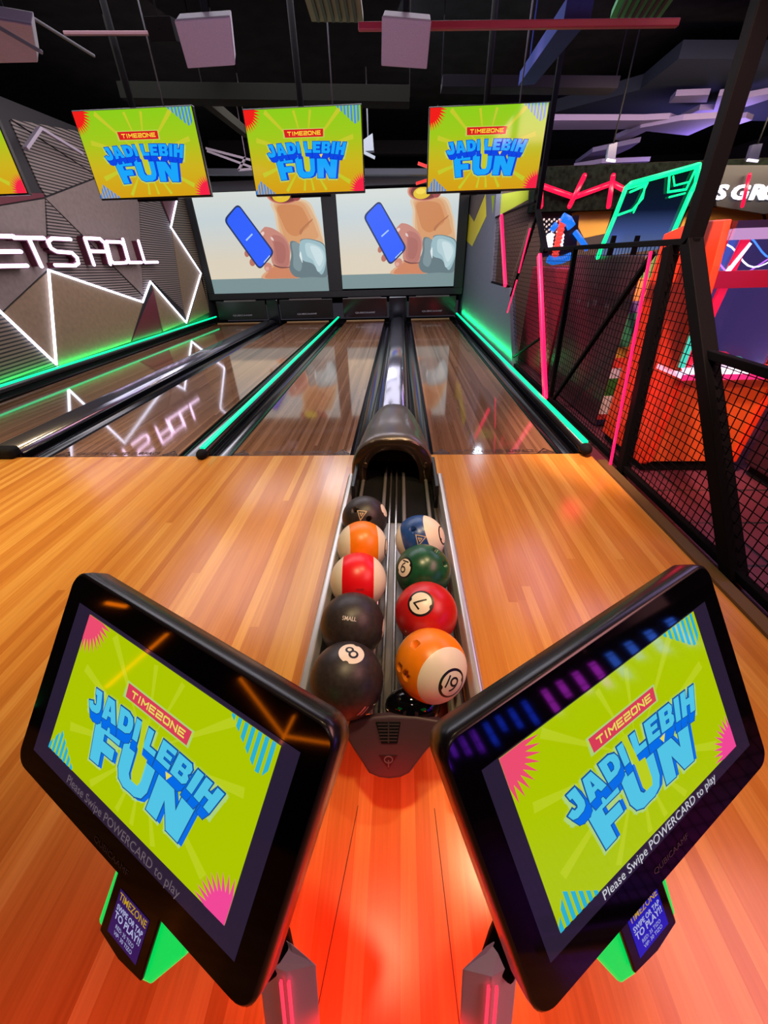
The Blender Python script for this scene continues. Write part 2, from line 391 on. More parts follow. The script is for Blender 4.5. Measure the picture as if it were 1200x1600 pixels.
def slogan(mb, F, w, h, L, m0):
    """promo picture: materials m0.. = bg, ray, burst_a, burst_b, stripe, red, yellow, cyan, blue, navy, halo"""
    BG, RAY, BA, BB, ST, RED, YEL, CY, BL, NV, HA = range(m0, m0 + 11)
    mb.poly([F(-w / 2, -h / 2, 0), F(w / 2, -h / 2, 0), F(w / 2, h / 2, 0), F(-w / 2, h / 2, 0)], BG)
    for a in (-160, -128, -100, -82, -60, -30, 12, 40, 75, 105, 140, 168):
        r0, r1 = .1 * h, .5 * h * min(1.05 / max(abs(math.sin(math.radians(a))), .3), 1.7)
        c = math.radians(a); d = math.radians(2.2)
        mb.poly([F(r0 * math.cos(c), r0 * math.sin(c) - .03 * h, L), F(r1 * math.cos(c - d) * .93, r1 * math.sin(c - d) * .9, L), F(r1 * math.cos(c + d) * .93, r1 * math.sin(c + d) * .9, L)], RAY)
    mb.poly(burst(-w / 2, h / 2, .27 * h, (1, -1), F, L * 2), BA)
    mb.poly(burst(w / 2, -h / 2, .25 * h, (-1, 1), F, L * 2), BB)
    for i in range(7):      # striped triangle, top right
        x0 = w / 2 - (.20 - i * .028) * w; x1 = x0 + .016 * w
        f = lambda x: h / 2 - max(0, min((x - (w / 2 - .21 * w)) / (.15 * w), (w / 2 + .0 * w - x) / (.07 * w) + .55, 1)) * .20 * h
        mb.poly([F(x0, h / 2, L * 2), F(x0, f(x0), L * 2), F(x1, f(x1), L * 2), F(x1, h / 2, L * 2)], ST)
    for i in range(7):      # striped triangle, bottom left
        x0 = -w / 2 + i * .026 * w; x1 = x0 + .016 * w
        f = lambda x: -h / 2 + max(0, min((x + w / 2) / (.05 * w) * .8 + .2, (-w / 2 + .185 * w - x) / (.13 * w))) * .17 * h
        mb.poly([F(x0, -h / 2, L * 2), F(x1, -h / 2, L * 2), F(x1, f(x1), L * 2), F(x0, f(x0), L * 2)], ST)
    # red tag
    mb.poly([F(-.185 * w, .165 * h, L), F(.175 * w, .160 * h, L), F(.18 * w, .27 * h, L), F(-.185 * w, .275 * h, L)], HA)
    mb.poly([F(-.170 * w, .175 * h, L * 2), F(.165 * w, .170 * h, L * 2), F(.170 * w, .26 * h, L * 2), F(-.175 * w, .265 * h, L * 2)], RED)
    block_word(mb, 'TIMEZONE', F, 0, .217 * h, .048 * h, .29 * w, .22, L * 3, YEL)
    W1 = .70 * w
    def wp1(u, v):
        k = u / (W1 / 2); return u * (1 + .05 * v / (.07 * h)), v * (1 + .16 * k * k) - .035 * h * k * k
    def wp2(u, v):
        return u * (1 + .06 * v / (.135 * h)), v * (1 + .04 * abs(u) / (.2 * w)) - .012 * h * abs(u / (.2 * w))
    c1, c2, h1, h2, W2 = .052 * h, -.178 * h, .13 * h, .26 * h, .53 * w
    chunky_word(mb, 'JADI LEBIH', F, 0, c1 - .02 * h, h1, W1, L * 3, HA, wp1, .022 * h)
    chunky_word(mb, 'FUN', F, 0, c2, h2, W2, L * 3, HA, wp2, .024 * h)
    for q in range(5):
        chunky_word(mb, 'FUN', F, 0, c2, h2, W2, L * 4, BL, wp2, .002 * h, (.0045 * w * (q - .0), -.001 * h * q))
    chunky_word(mb, 'FUN', F, 0, c2, h2, W2, L * 6, NV, wp2, .008 * h)
    chunky_word(mb, 'FUN', F, 0, c2, h2, W2, L * 7, CY, wp2)
    for q in range(6):
        chunky_word(mb, 'JADI LEBIH', F, 0, c1, h1, W1 * (1 - .012 * q), L * 8, NV, wp1, .008 * h, (0, -.0115 * h * q))
    for q in range(1, 6):
        chunky_word(mb, 'JADI LEBIH', F, 0, c1, h1, W1 * (1 - .012 * q), L * 9, BL, wp1, 0.003 * h, (0, -.0115 * h * q))
    chunky_word(mb, 'JADI LEBIH', F, 0, c1, h1, W1, L * 10, NV, wp1, .006 * h)
    chunky_word(mb, 'JADI LEBIH', F, 0, c1, h1, W1, L * 11, CY, wp1)
    # the drip of light falling through the U
    mb.poly([F(-.052 * w, .145 * h, L * 12), F(-.022 * w, .145 * h, L * 12), F(-.005 * w, -.055 * h, L * 12), F(.026 * w, -.06 * h, L * 12), F(.026 * w, -.20 * h, L * 12), F(.018 * w, -.235 * h, L * 12), F(-.016 * w, -.235 * h, L * 12), F(-.026 * w, -.20 * h, L * 12), F(-.028 * w, -.06 * h, L * 12)], RAY)
    mb.poly([F(.118 * w, -.035 * h, L * 12), F(.15 * w, -.03 * h, L * 12), F(.132 * w, -.075 * h, L * 12)], YEL)

def slogan_mats(kind):
    if kind == 'tv':
        bg = grad_mat('picture_green_to_amber', [(0, (214, 158, 20)), (.35, (205, 178, 30)), (.7, (160, 200, 28)), (1, (140, 205, 25))], 'Z', 1.0)
        c = dict(ray=(196, 200, 44), ba=(240, 30, 25), bb=(245, 35, 70), st=(70, 140, 225), red=(215, 30, 35), yel=(250, 215, 60), cy=(25, 165, 250), bl=(15, 70, 225), nv=(10, 50, 190), ha=(185, 205, 90))
    else:
        bg = mat('console_picture', (4, 4, 5), .06, 0, (172, 196, 0), 1.0)
        c = dict(ray=(184, 204, 30), ba=(235, 75, 110), bb=(240, 70, 150), st=(40, 175, 205), red=(215, 60, 85), yel=(225, 215, 90), cy=(80, 195, 228), bl=(5, 105, 225), nv=(20, 80, 150), ha=(170, 205, 120))
    g = 'tv_' if kind == 'tv' else 'console_'
    return [bg] + [mat(g + k, (4, 4, 5), .08, 0, c[k], 1.0) for k in ('ray', 'ba', 'bb', 'st', 'red', 'yel', 'cy', 'bl', 'nv', 'ha')]

# ------------------------------------------------------------------ shared materials
black = mat('black_plastic', (14, 14, 16), .32)
gloss_black = mat('gloss_black', (6, 6, 8), .05, spec=.6)
black_steel = mat('black_steel', (4, 4, 5), .7, 0, spec=.06)
matte_black = mat('matte_black', (10, 10, 11), .8, spec=.2)
gutter_m = mat('gutter_plastic', (13, 14, 17), .16, spec=.6)
chrome = mat('brushed_silver', (196, 192, 190), .28, .7)
silver = mat('silver_capping', (150, 150, 160), .2, .85)
green_led = mat('green_led', (0, 60, 40), .3, 0, (0, 235, 150), 1.9)
pink_led = mat('pink_led', (80, 0, 20), .3, 0, (255, 24, 84), 2.0)
white_led = mat('white_led', (200, 200, 210), .3, 0, (226, 228, 255), 4.)
approach_wood = wood_mat('approach_wood', [(0, (184, 116, 44)), (.35, (196, 130, 52)), (.7, (206, 144, 62)), (1, (216, 160, 76))], .05, 9., .2, .06, .5, grain=.07)
lane_wood = wood_mat('lane_wood', [(0, (104, 72, 50)), (.5, (124, 90, 64)), (1, (142, 106, 78))], .032, 6., .07, .03, .7, coat=.3, grain=.08)

# ================================================================== SETTING
FOUL = 3.37
b = MB(); b.box(-9, 1.80, -7, FOUL, -.12, 0)
for x0_, x1_ in ((-.150, -.255), (.118, .165)): b.bar((x0_, .52, 0), (x1_, -.2, 0), .0022, .0012, (0, 0, 1), 1)
struct(b.obj('floor', [approach_wood, mat('floor_seam', (60, 30, 12), .7)]))
b = MB(); b.box(1.80, 12, -7, 13.6, -.14, -.01)
struct(b.obj('floor_arcade', tile_mat('arcade_tile', (92, 40, 52), (78, 34, 46), .45, .35)))
b = MB(); b.box(-6.2, 1.80, FOUL, 14.4, -.22, -.10)
struct(b.obj('floor_pit', matte_black))
dark_ceiling = mat('dark_ceiling', (20, 18, 20), .9, spec=.1, noise=.5, nscale=3)
b = MB(); b.box(-9, 13, -7.2, 20.2, 4.6, 4.75)
struct(b.obj('ceiling', dark_ceiling))
b = MB(); b.box(-9, 13, 20.0, 20.15, -.1, 4.6)
struct(b.obj('wall_back', matte_black))
b = MB(); b.box(-9, 13, -7.15, -7.0, -.1, 4.6)
struct(b.obj('wall_rear', mat('rear_wall', (38, 30, 40), .7)))
b = MB(); b.box(12, 12.12, -7, 20, -.1, 4.6)
struct(b.obj('wall_arcade', mat('arcade_side_wall', (40, 32, 44), .7)))

# ---- left wall: faceted panels
LWX = -6.0
plain_a = mat('wall_panel_taupe', (116, 102, 96), .6, noise=.12, nscale=14)
plain_b = mat('wall_panel_brown', (124, 102, 78), .6, noise=.12, nscale=14)
maroon = mat('wall_panel_maroon', (92, 26, 40), .55)
slat_a = slat_mat('wall_slats_taupe', (124, 110, 104), .046, .02)
slat_b = slat_mat('wall_slats_brown', (116, 100, 84), .052, -.03)
b = MB(); b.box(LWX - .14, LWX, -7, 14.4, -.1, 3.75, 0)
def lp(pts, m, t=.02):
    q = [PX(x, y, LWX) for x, y in pts]
    b.prism(q, (t, 0, 0), m)
lp([(70, 310), (150, 279), (213, 258), (217, 345), (222, 461)], 1)
lp([(70, 312), (222, 464), (222, 472), (77, 421)], 4)
lp([(-80, 335), (-80, 440), (0, 488), (73, 420), (68, 311)], 1)
lp([(75, 423), (3, 490), (88, 568)], 2)
lp([(77, 424), (222, 474), (203, 534), (90, 572)], 2)
lp([(239, 452), (252, 519), (205, 533)], 3)
lp([(236, 441), (290, 503), (254, 518)], 2)
lp([(214, 258), (242, 300), (265, 353), (286, 485), (237, 438), (223, 471), (218, 345)], 4)
lp([(243, 290), (280, 290), (267, 352)], 3)
lp([(281, 292), (300, 292), (326, 485), (312, 430), (268, 355)], 5)
lp([(267, 358), (313, 428), (292, 503), (287, 487)], 2)
lp([(315, 432), (326, 488), (294, 504)], 2)
lp([(-90, 440), (-90, 625), (0, 600), (87, 571), (0, 492)], 5)
lp([(-80, 300), (66, 302), (68, 308), (-80, 333)], 3)
lp([(14, 188), (150, 276), (70, 306), (60, 290)], 4)
lp([(16, 186), (120, 205), (213, 254), (152, 276)], 4)
struct(b.obj('wall_left', [mat('left_wall_base', (26, 22, 26), .7), plain_a, plain_b, maroon, slat_a, slat_b]))

# ---- right lane wall: grey with yellow zigzag
RWX = 1.9
grey_wall = mat('grey_wall', (78, 80, 92), .7, noise=.08, nscale=30)
yellow_paint = mat('yellow_paint', (190, 176, 20), .6)
brown_paint = mat('brown_grey_paint', (72, 62, 62), .65)
b = MB()
b.prism([(RWX, 6.7, -.1), (RWX, 14.3, -.1), (RWX, 14.3, 2.85), (RWX, 9.9, 2.85), (RWX, 9.4, 1.1), (RWX, 7.75, 1.1)], (.10, 0, 0), 0)
def rp(pts, m, t=.006):
    b.prism([PX(x, y, RWX) for x, y in pts], (-t, 0, 0), m)
rp([(731, 330), (741, 347), (759, 303), (760, 338), (738, 385), (727, 374)], 1)
rp([(733, 305), (757, 305), (741, 345), (732, 329)], 2)
struct(b.obj('wall_right', [grey_wall, yellow_paint, brown_paint]))

# ---- arcade feature wall
AY = 10.0
ochre = mat('ochre_paint', (206, 150, 48), .6); umber = mat('umber_paint', (70, 52, 44), .65)
foliage = mat('dark_foliage_wall', (14, 20, 15), .9, noise=.9, nscale=14, bump=.8, spec=.1)
b = MB(); b.box(2.02, 12, AY, AY + .12, -.1, 3.0, 0)
def ap(pts, m, t=.01): b.prism([PY(x, y, AY) for x, y in pts], (0, -t, 0), m)
ap([(893, 334), (918, 325), (958, 325), (945, 365), (912, 372)], 1)
ap([(912, 373), (945, 366), (940, 384), (916, 384)], 2)
ap([(768, 306), (826, 296), (825, 312), (770, 342)], 3)
ap([(1075, 325), (1135, 323), (1190, 335), (1195, 352), (1060, 362)], 1)
ap([(1195, 330), (1290, 320), (1290, 350), (1200, 352)], 1)
ap([(1135, 322), (1260, 318), (1192, 334)], 2)
struct(b.obj('wall_feature', [umber, ochre, mat('dark_umber', (48, 38, 38), .65), mat('lime_paint', (158, 176, 24), .6)]))
b = MB(); b.box(2.6, 12, AY - .35, AY - .02, 2.28, 2.95)
struct(b.obj('trim_1', foliage))
b = MB(); b.prism([PY(1110, 258, AY - .42), PY(1300, 258, AY - .42), PY(1300, 331, AY - .42), PY(1192, 334, AY - .42), PY(1120, 322, AY - .42)], (0, .06, 0))
struct(b.obj('trim_2', mat('sign_fascia', (18, 18, 28), .5)))

# ================================================================== LANES
def frame_xy(x0, y0, z0):
    return lambda u, v, w: V((x0 + u, y0 + v, z0 + w))
lanes = [  # bed, gutters, label
    (-5.77, -4.37, [(-5.80, -5.62)], 'glossy brown lane along the green-lit left wall', 12.95),
    (-3.55, -2.24, [(-3.80, -3.55), (-2.24, -2.02)], 'glossy brown lane left of the central green light strip, mirroring the white zigzag', 12.95),
    (-1.68, -.50, [(-1.90, -1.68), (-.50, -.29)], 'glossy brown lane between the central green light strip and the silver return cover', 12.95),
    (.32, 1.49, [(.11, .32), (1.49, 1.67)], 'glossy brown lane between the silver return cover and the black mesh fence', 12.95)]
decal = mat('foul_line_print', (50, 28, 14), .5)
for i, (x0, x1, gut, lab, y1) in enumerate(lanes):
    t = thing('bowling_lane', lab, 'bowling lane', ((x0 + x1) / 2, FOUL, -.1))
    b = MB(); b.box(x0, x1, FOUL + .004, 12.35, -.1, -.001); b.box(x0, x1, 12.35, y1, -.1, -.0012, 1)
    b.box(x0, x1, 12.98, 13.02, -.1, .02, 2)
    b.obj('lane_bed', [lane_wood, wood_mat('pin_deck_wood_%d' % i, [(0, (84, 50, 26)), (1, (120, 78, 46))], .032, 3, .12), mat('pale_edge', (150, 120, 80), .5)], t)
    for g0, g1 in gut:
        b = MB(); n = 10; secs = []
        for y in (FOUL + .004, y1):
            s = []
            for k in range(n + 1):
                a = math.pi * k / n; s.append(V(((g0 + g1) / 2 - math.cos(a) * (g1 - g0) / 2, y, -.012 - math.sin(a) * .07)))
            secs.append(s)
        b.loft(secs, 0, True, False, closed=False)
        b.obj('gutter', gutter_m, t, fix=False)
    if i > 0:
        c = (x0 + x1) / 2; w = x1 - x0
        b = MB(); F = frame_xy(c, FOUL, 0.0)
        text(b, 'CAUTION OILED SURFACE', F, 0, .075, 0, .0012, 0, width=w * .68, height=.06, bold=.01)
        for s in (-1, 1):
            for a0, a1 in (((-.07, 0), (.0, .085)), ((0, .085), (.07, 0)), ((.07, 0), (-.07, 0))):
                for q in stroke_quads([a0, a1], .016): b.poly([F(u + s * w * .43, v + .035, .0012) for u, v in q])
            for q in stroke_quads([(-.02, .015), (.02, .03)], .02): b.poly([F(u + s * w * .43, v + .035, .0012) for u, v in q])
        b.poly([F(-w / 2, .0, .0012), F(w / 2, 0, .0012), F(w / 2, .012, .0012), F(-w / 2, .012, .0012)])
        b.obj('foul_line_print', decal, t)

# ---- dividers with green light tubes
def divider(xl, xr, xt, zt, label, near=FOUL, tube=True):
    t = thing('lane_divider', label, 'lane divider', ((xl + xr) / 2, near, -.1))
    b = MB(); b.box(xl, xr, near + .02, 13.2, -.1, .035, 0)
    b.obj('capping', gutter_m, t, bevel=.012)
    b = MB(); b.tube([(xt, near - .03, zt - .03), (xt, 13.25, zt - .03)], .05, 12)
    b.obj('rail', black, t)
    b = MB(); b.box(xt - .022, xt + .022, near + .0, 13.25, zt + .005, zt + .04)
    b.obj('light_tube', green_led, t, bevel=.008, label='glowing green light tube')
    b = MB(); b.sphere((xt, near - .03, zt - .025), .052, 16, 10, 0, (1, 1.4, 1))
    b.obj('end_cap', matte_black, t, label='black rubber end cap')
divider(-2.012, -1.908, -1.96, .06, 'green-lit divider running down the middle between the lanes')
divider(1.70, 1.80, 1.74, .09, 'green-lit divider at the foot of the grey wall and mesh fence')
divider(-5.98, -5.80, -5.88, .15, 'green-lit divider along the foot of the patterned left wall', near=-1.)

def cover(x0, x1, label, near, cap):
    t = thing('return_track_cover', label, 'return track cover', ((x0 + x1) / 2, near, -.1))
    b = MB(); secs = []
    for y in (near, 13.0):
        s = [V((x0, y, -.1))]
        for k in range(9):
            a = math.pi * k / 8; s.append(V(((x0 + x1) / 2 - math.cos(a) * (x1 - x0) / 2, y, .02 + math.sin(a) ** .6 * .055)))
        s.append(V((x1, y, -.1))); secs.append(s)
    b.loft(secs, 0, True)
    b.obj('silver_capping', silver, t)
    for x in (x0 - .022, x1 + .022):
        b = MB(); b.box(x - .02, x + .02, near, 13.0, -.1, .02); b.obj('side_trim', gutter_m, t, bevel=.006)
    if cap:
        b = MB(); b.box(x0 - .03, x1 + .03, near - .12, near + .02, -.0, .11); b.obj('end_cap', matte_black, t, bevel=.04, seg=4, label='black rubber end cap')
cover(-.24, .06, 'silver return track cover behind the ball return hood', FOUL + .02, False)
cover(-4.30, -3.93, 'silver return track cover between the two left lanes', FOUL + .06, True)

# ================================================================== PIN END
SY = 13.3
masking = mat('masking_black', (14, 12, 13), .6)
for name, bx, mi, l in (('screen_surround', (-5.97, -5.79, .80, 3.21), 0, 'black masking panel between the patterned left wall and the left big screen'),
                    ('screen_surround', (-2.18, -1.78, .80, 3.21), 0, 'black masking panel between the two big screens'),
                    ('screen_surround', (1.60, 1.86, .80, 3.21), 0, 'black masking panel between the right big screen and the grey wall'),
                    ('screen_surround', (-5.97, 1.86, .63, .795), 0, 'long black masking panel under the two big screens'),
                    ('masking_header', (-5.97, 1.86, 3.215, 3.42), 1, 'grey masking header above the two big screens')):
    b = MB(); b.box(bx[0], bx[1], SY - .02, SY + .3, bx[2], bx[3])
    tag(b.obj(name, [masking, mat('masking_header', (70, 72, 80), .6)][mi], bevel=.004), l, 'screen surround')
def screen(x0, x1, z0, z1, label):
    t = thing('projection_screen', label, 'projection screen', ((x0 + x1) / 2, SY + .03, z0), 'projection screens over the pin decks')
    def S(X, Y, l=0):
        tt = (Y - 120) / 845; le = 25 + 165 * tt; ri = 1078 + 60 * tt
        s = (X - le) / (ri - le); s = max(0, min(1, s)); tt = max(0, min(1, tt))
        return V((x0 + s * (x1 - x0), SY + .02 - l, z1 - tt * (z1 - z0)))
    b = MB(); b.box(x0, x1, SY + .021, SY + .055, z0, z1); b.obj('screen_panel', black, t)
    e = lambda cx, cy, rx, ry, n=24, a0=0: [(cx + rx * math.cos(2 * math.pi * i / n), cy + ry * math.sin(2 * math.pi * i / n)) for i in range(n)]
    lay = [
        ([(25, 120), (1078, 120), (1128, 832), (165, 832)], None, (0,)),
        ([(165, 832), (1128, 832), (1138, 965), (190, 965)], (118, 140, 142), 1),
        ([(690, 200), (960, 200), (1045, 330), (1085, 450), (1105, 560), (1112, 660), (780, 600), (725, 440), (705, 300)], (216, 190, 158), 1),
        ([(715, 210), (940, 210), (1030, 330), (1070, 450), (1095, 540), (1080, 620), (800, 570), (745, 440), (725, 300)], (212, 168, 126), 2),
        ([(730, 225), (920, 215), (1000, 330), (1040, 430), (1050, 500), (900, 540), (800, 520), (760, 420), (735, 320)], (208, 150, 102), 3),
        ([(735, 240), (900, 240), (960, 310), (985, 390), (950, 430), (880, 480), (810, 450), (765, 360)], (198, 130, 80), 4),
        ([(905, 440), (960, 385), (1015, 345), (1000, 370), (945, 420), (915, 470)], (176, 112, 72), 5),
        (e(790, 140, 150, 88), (206, 146, 118), 5), (e(792, 146, 138, 76), (176, 88, 76), 6), (e(795, 150, 126, 64), (110, 44, 46), 7), (e(765, 165, 72, 46), (220, 186, 30), 8), (e(890, 165, 36, 40), (150, 60, 60), 8), (e(752, 152, 40, 22), (236, 210, 70), 9),
        ([(585, 832), (630, 765), (700, 710), (830, 735), (915, 832), (750, 840)], (212, 160, 124), 2),
        ([(615, 832), (650, 770), (710, 725), (820, 745), (890, 832), (750, 838)], (200, 128, 92), 3),
        ([(825, 530), (868, 522), (905, 545), (915, 508), (1000, 508), (1105, 558), (1120, 700), (1126, 830), (1000, 834), (868, 830), (815, 750), (832, 640)], (98, 118, 124), 4),
        ([(840, 540), (880, 530), (905, 570), (900, 650), (920, 720), (900, 780), (850, 740), (850, 640)], (122, 142, 148), 5),
        ([(920, 515), (1000, 514), (1100, 565), (1118, 690), (1080, 815), (1010, 720), (935, 690), (905, 640), (900, 570)], (150, 180, 188), 6),
        ([(955, 540), (1060, 570), (1105, 640), (1095, 740), (1050, 790), (1010, 690), (960, 640)], (174, 200, 206), 7),
        ([(990, 565), (1060, 585), (1092, 660), (1060, 740), (1015, 650)], (196, 216, 220), 8), ([(900, 640), (915, 690), (925, 700), (912, 610)], (214, 226, 228), 9),
        (e(468, 612, 20, 30), (176, 108, 92), 3), (e(512, 688, 24, 34), (176, 108, 92), 3), (e(640, 735, 32, 40), (196, 130, 112), 5), (e(632, 748, 16, 18), (214, 160, 146), 6),
        ([(575, 458), (612, 405), (640, 398), (700, 418), (780, 480), (825, 565), (822, 660), (815, 735), (750, 740), (680, 710), (665, 620), (650, 540), (600, 495)], (192, 130, 116), 7),
        ([(680, 470), (760, 485), (812, 570), (808, 720), (740, 728), (695, 680), (690, 560)], (176, 112, 102), 8),
        ([(700, 520), (770, 540), (790, 620), (770, 700), (720, 690), (708, 600)], (166, 102, 94), 9),
        ([(690, 715), (750, 735), (815, 738), (812, 745), (745, 748), (690, 725)], (120, 70, 68), 10),
        ([(577, 458), (606, 434), (618, 452), (592, 478)], (228, 196, 188), 11), ([(668, 480), (686, 488), (694, 512), (674, 502)], (218, 196, 192), 11),
    ]
    def rr(q, k):
        out = []; n = len(q)
        for i in range(n):
            p, c, nx = V(q[i - 1]), V(q[i]), V(q[(i + 1) % n])
            for j in range(5):
                f = j / 4; a = c + (p - c).normalized() * k; bb = c + (nx - c).normalized() * k
                out.append(tuple((a * (1 - f) ** 2 + c * 2 * f * (1 - f) + bb * f * f)))
        return out
    def sm(q, n=5):
        out = []; k = len(q)
        for i in range(k):
            p0, p1, p2, p3 = (V(q[(i + d) % k]) for d in (-1, 0, 1, 2))
            for j in range(n):
                t_ = j / n; out.append(tuple((p1 * 2 + (p2 - p0) * t_ + (p0 * 2 - p1 * 5 + p2 * 4 - p3) * t_ ** 2 + (p1 * 3 - p0 - p2 * 3 + p3) * t_ ** 3) / 2))
        return out
    lay = [(q if (c is None or i < 2) else sm(q), c, l) for i, (q, c, l) in enumerate(lay)]
    lay += [(rr([(412, 205), (700, 610), (572, 762), (285, 330)], 45), (26, 48, 96), 12), (rr([(412, 222), (682, 608), (574, 742), (304, 335)], 38), (38, 92, 245), 13),
            ([(462, 497), (516, 446), (524, 456), (470, 508)], (160, 195, 250), 14), ([(605, 690), (655, 632), (660, 638), (610, 697)], (180, 205, 250), 14)]
    b = MB(); mats = [grad_mat('picture_table', [(0, (222, 208, 184)), (.35, (216, 206, 186)), (.75, (196, 208, 212)), (1, (212, 218, 212))], 'Z', 1.0, .5)]
    for pts, c, l in lay:
        if c is None: b.poly([S(*p) for p in pts], 0); continue
        m = mat('picture_%d_%d_%d' % c, (6, 6, 6), .5, 0, c, 1.05)
        if m not in mats: mats.append(m)
        b.poly([S(*p, .0015 * l) for p in pts], mats.index(m))
    b.obj('picture', mats, t, fix=False)
screen(-5.78, -2.19, .80, 3.2, 'big screen over the two left lanes showing a hand with a blue phone')
screen(-1.77, 1.59, .84, 3.15, 'big screen over the two right lanes showing a hand with a blue phone')

curt = [(-5.75, -4.2), (-3.75, -2.1), (-1.78, -.42), (.25, 1.68)]
cl = ['black pin curtain at the end of the lane beside the patterned left wall', 'black pin curtain at the end of the lane left of the central green strip',
      'reflective dark pin curtain at the end of the lane right of the central green strip', 'reflective dark pin curtain at the end of the lane beside the grey wall']
for i, ((x0, x1), l) in enumerate(zip(curt, cl)):
    t = thing('pin_curtain', l, 'pin curtain', ((x0 + x1) / 2, SY - .12, .08))
    b = MB(); b.box(x0, x1, SY - .14, SY - .10, .08, .60); b.obj('curtain_panel', mat('curtain_gloss' if i > 1 else 'curtain_black', (34, 20, 22) if i > 1 else (10, 10, 11), .12 if i > 1 else .3, spec=.7), t, bevel=.01)
    b = MB(); c = (x0 + x1) / 2; text(b, 'QUBICAAMF', lambda u, v, w: V((c + u, SY - .142 - w, .2 + v)), 0, 0, 0, .002, 0, width=.62, height=.05, bold=.01)
    b.obj('lettering', mat('dim_white_print', (150, 150, 155), .5), t)
    b = MB(); b.box(c - .5, c + .5, SY - .15, SY - .1, .585, .62); b.obj('top_trim', mat('dull_steel', (120, 112, 110), .4, .6), t)
b = MB(); b.box(-4.16, -3.80, SY - .16, SY - .02, -.1, .62); tag(b.obj('pin_divider_post', gutter_m, bevel=.03), 'dark post between the two left pin curtains', 'divider post')
b = MB(); b.box(-.36, .19, SY - .16, SY - .02, -.1, .62); tag(b.obj('pin_divider_post', gutter_m, bevel=.03), 'dark post between the two right pin curtains', 'divider post')

# ================================================================== TELEVISIONS
tvm = slogan_mats('tv')
tvs = [(-5.25, 5.85, 2.74, 1.36, 'television cut off by the left edge of the photo'),
       (-2.98, 5.85, 2.66, 1.36, 'television hanging in front of the patterned left wall'),
       (-1.115, 6.02, 2.655, 1.335, 'television hanging in front of the gap between the two big screens'),
       (1.00, 6.15, 2.635, 1.33, 'television hanging nearest the mesh fence')]
for cx, y, cz, w, l in tvs:
    h = w * .551
    t = thing('hanging_television', l, 'television', (cx, y + .04, cz - h / 2), 'televisions in the row above the foul line')
    b = MB(); b.box(cx - w / 2 - .012, cx + w / 2 + .012, y + .004, y + .06, cz - h / 2 - .018, cz + h / 2 + .012); b.obj('housing', black, t, bevel=.008)
    b = MB(); slogan(b, lambda u, v, k: V((cx + u, y - k, cz + v)), w, h, .0009, 0); b.obj('display', tvm, t, fix=False)
    b = MB(); b.box(cx - .25, cx + .25, y + .02, y + .05, cz - h / 2 - .04, cz - h / 2 - .016); b.obj('sensor_bar', matte_black, t)
    b = MB(); b.tube([(cx - .02, y + .08, cz), (cx - .02, y + .08, 4.6)], .035, 10); b.obj('hanger_pole', matte_black, t)
    b = MB(); b.box(cx - .2, cx + .2, y + .055, y + .1, cz - .18, cz + .18); b.obj('mount_plate', matte_black, t)
    b = MB(); b.tube([(cx + .35, y + .05, cz + h / 2), (cx + .36, y + .05, 4.6)], .008, 6); b.obj('cable', mat('grey_cable', (84, 84, 88), .6), t)

# ================================================================== BALL RETURN
RX = -.035
ret = thing('ball_return', 'long silver ball return with a dark arched hood, loaded with nine balls', 'ball return', (RX, 1.5, 0))
ret_dark = mat('return_trough_dark', (24, 22, 22), .3)
hood_m = mat('hood_metallic', (104, 98, 96), .3, .55)
b = MB(); b.box(RX - .26, RX + .26, .66, 2.6, .27, .31); b.obj('tray', mat('tray_steel', (120, 112, 104), .3, .6), ret, bevel=.006)
for s in (-1, 1):
    b = MB(); x = RX + s * .283
    secs = []
    for y, dz in ((.58, -.05), (.64, 0), (1.4, 0), (2.2, .0)):
        secs.append([V((x + s * u, y, z + dz)) for u, z in ((-.02, .27), (.028, .27), (.03, .40), (.018, .425), (-.004, .425), (-.02, .40))])
    b.loft(secs, 0, False); b.obj('side_rail', chrome, ret, bevel=.006)
    b = MB(); b.box(x - .012 - s * .03, x + .012 - s * .03, 1.95, 2.35, .31, .47); b.obj('side_guard', black, ret, bevel=.005)
for dx in (-.145 - .075, -.145 + .075, .13 - .075, .13 + .075):
    b = MB(); b.tube([(RX + dx, .66, .338), (RX + dx, 2.55, .338)], .012, 8); b.obj('ball_rail', chrome, ret)
for dx in (-.03, .008):
    b = MB(); b.box(RX + dx - .006, RX + dx + .006, .66, 2.5, .31, .345); b.obj('centre_rib', mat('rib_steel', (170, 165, 158), .22, .9), ret, bevel=.003)
b = MB(); b.box(RX - .24, RX + .24, 1.8, 2.6, .31, .316); b.obj('trough_black_sheet', matte_black, ret)  # thin black sheet added to darken the tray at the hood
b = MB(); b.box(RX - .16, RX + .16, .8, 2.6, 0, .27); b.obj('pedestal', ret_dark, ret, bevel=.02)
# hood: loft of arched sections
def arch(y, hw, zt, z0, n=20, e=2.6, cx=None):
    cx = RX - .02 if cx is None else cx; out = []
    for k in range(n + 1):
        a = math.pi * k / n; c, s_ = math.cos(a), math.sin(a)
        out.append(V((cx - hw * math.copysign(abs(c) ** (2 / e), c), y, z0 + (zt - z0) * abs(s_) ** (2 / e))))
    return out
outer = [arch(2.26, .272, .640, .34), arch(2.275, .280, .655, .33), arch(2.34, .281, .660, .30), arch(2.355, .274, .652, .28), arch(2.5, .276, .668, .2), arch(2.75, .262, .665, .1), arch(3.0, .235, .625, .0), arch(3.16, .20, .55, 0), arch(3.24, .17, .44, 0), arch(3.27, .15, .3, 0)]
b = MB(); b.loft(outer, 0, True, False, closed=False)
b.add(outer[-1], [list(range(21))], 0)
b.obj('hood', hood_m, ret, fix=False)
inner = arch(2.255, .185, .565, .30)
b = MB(); b.loft([outer[0], arch(2.25, .268, .634, .335), arch(2.25, .20, .585, .31), inner], 0, True, False, closed=False)
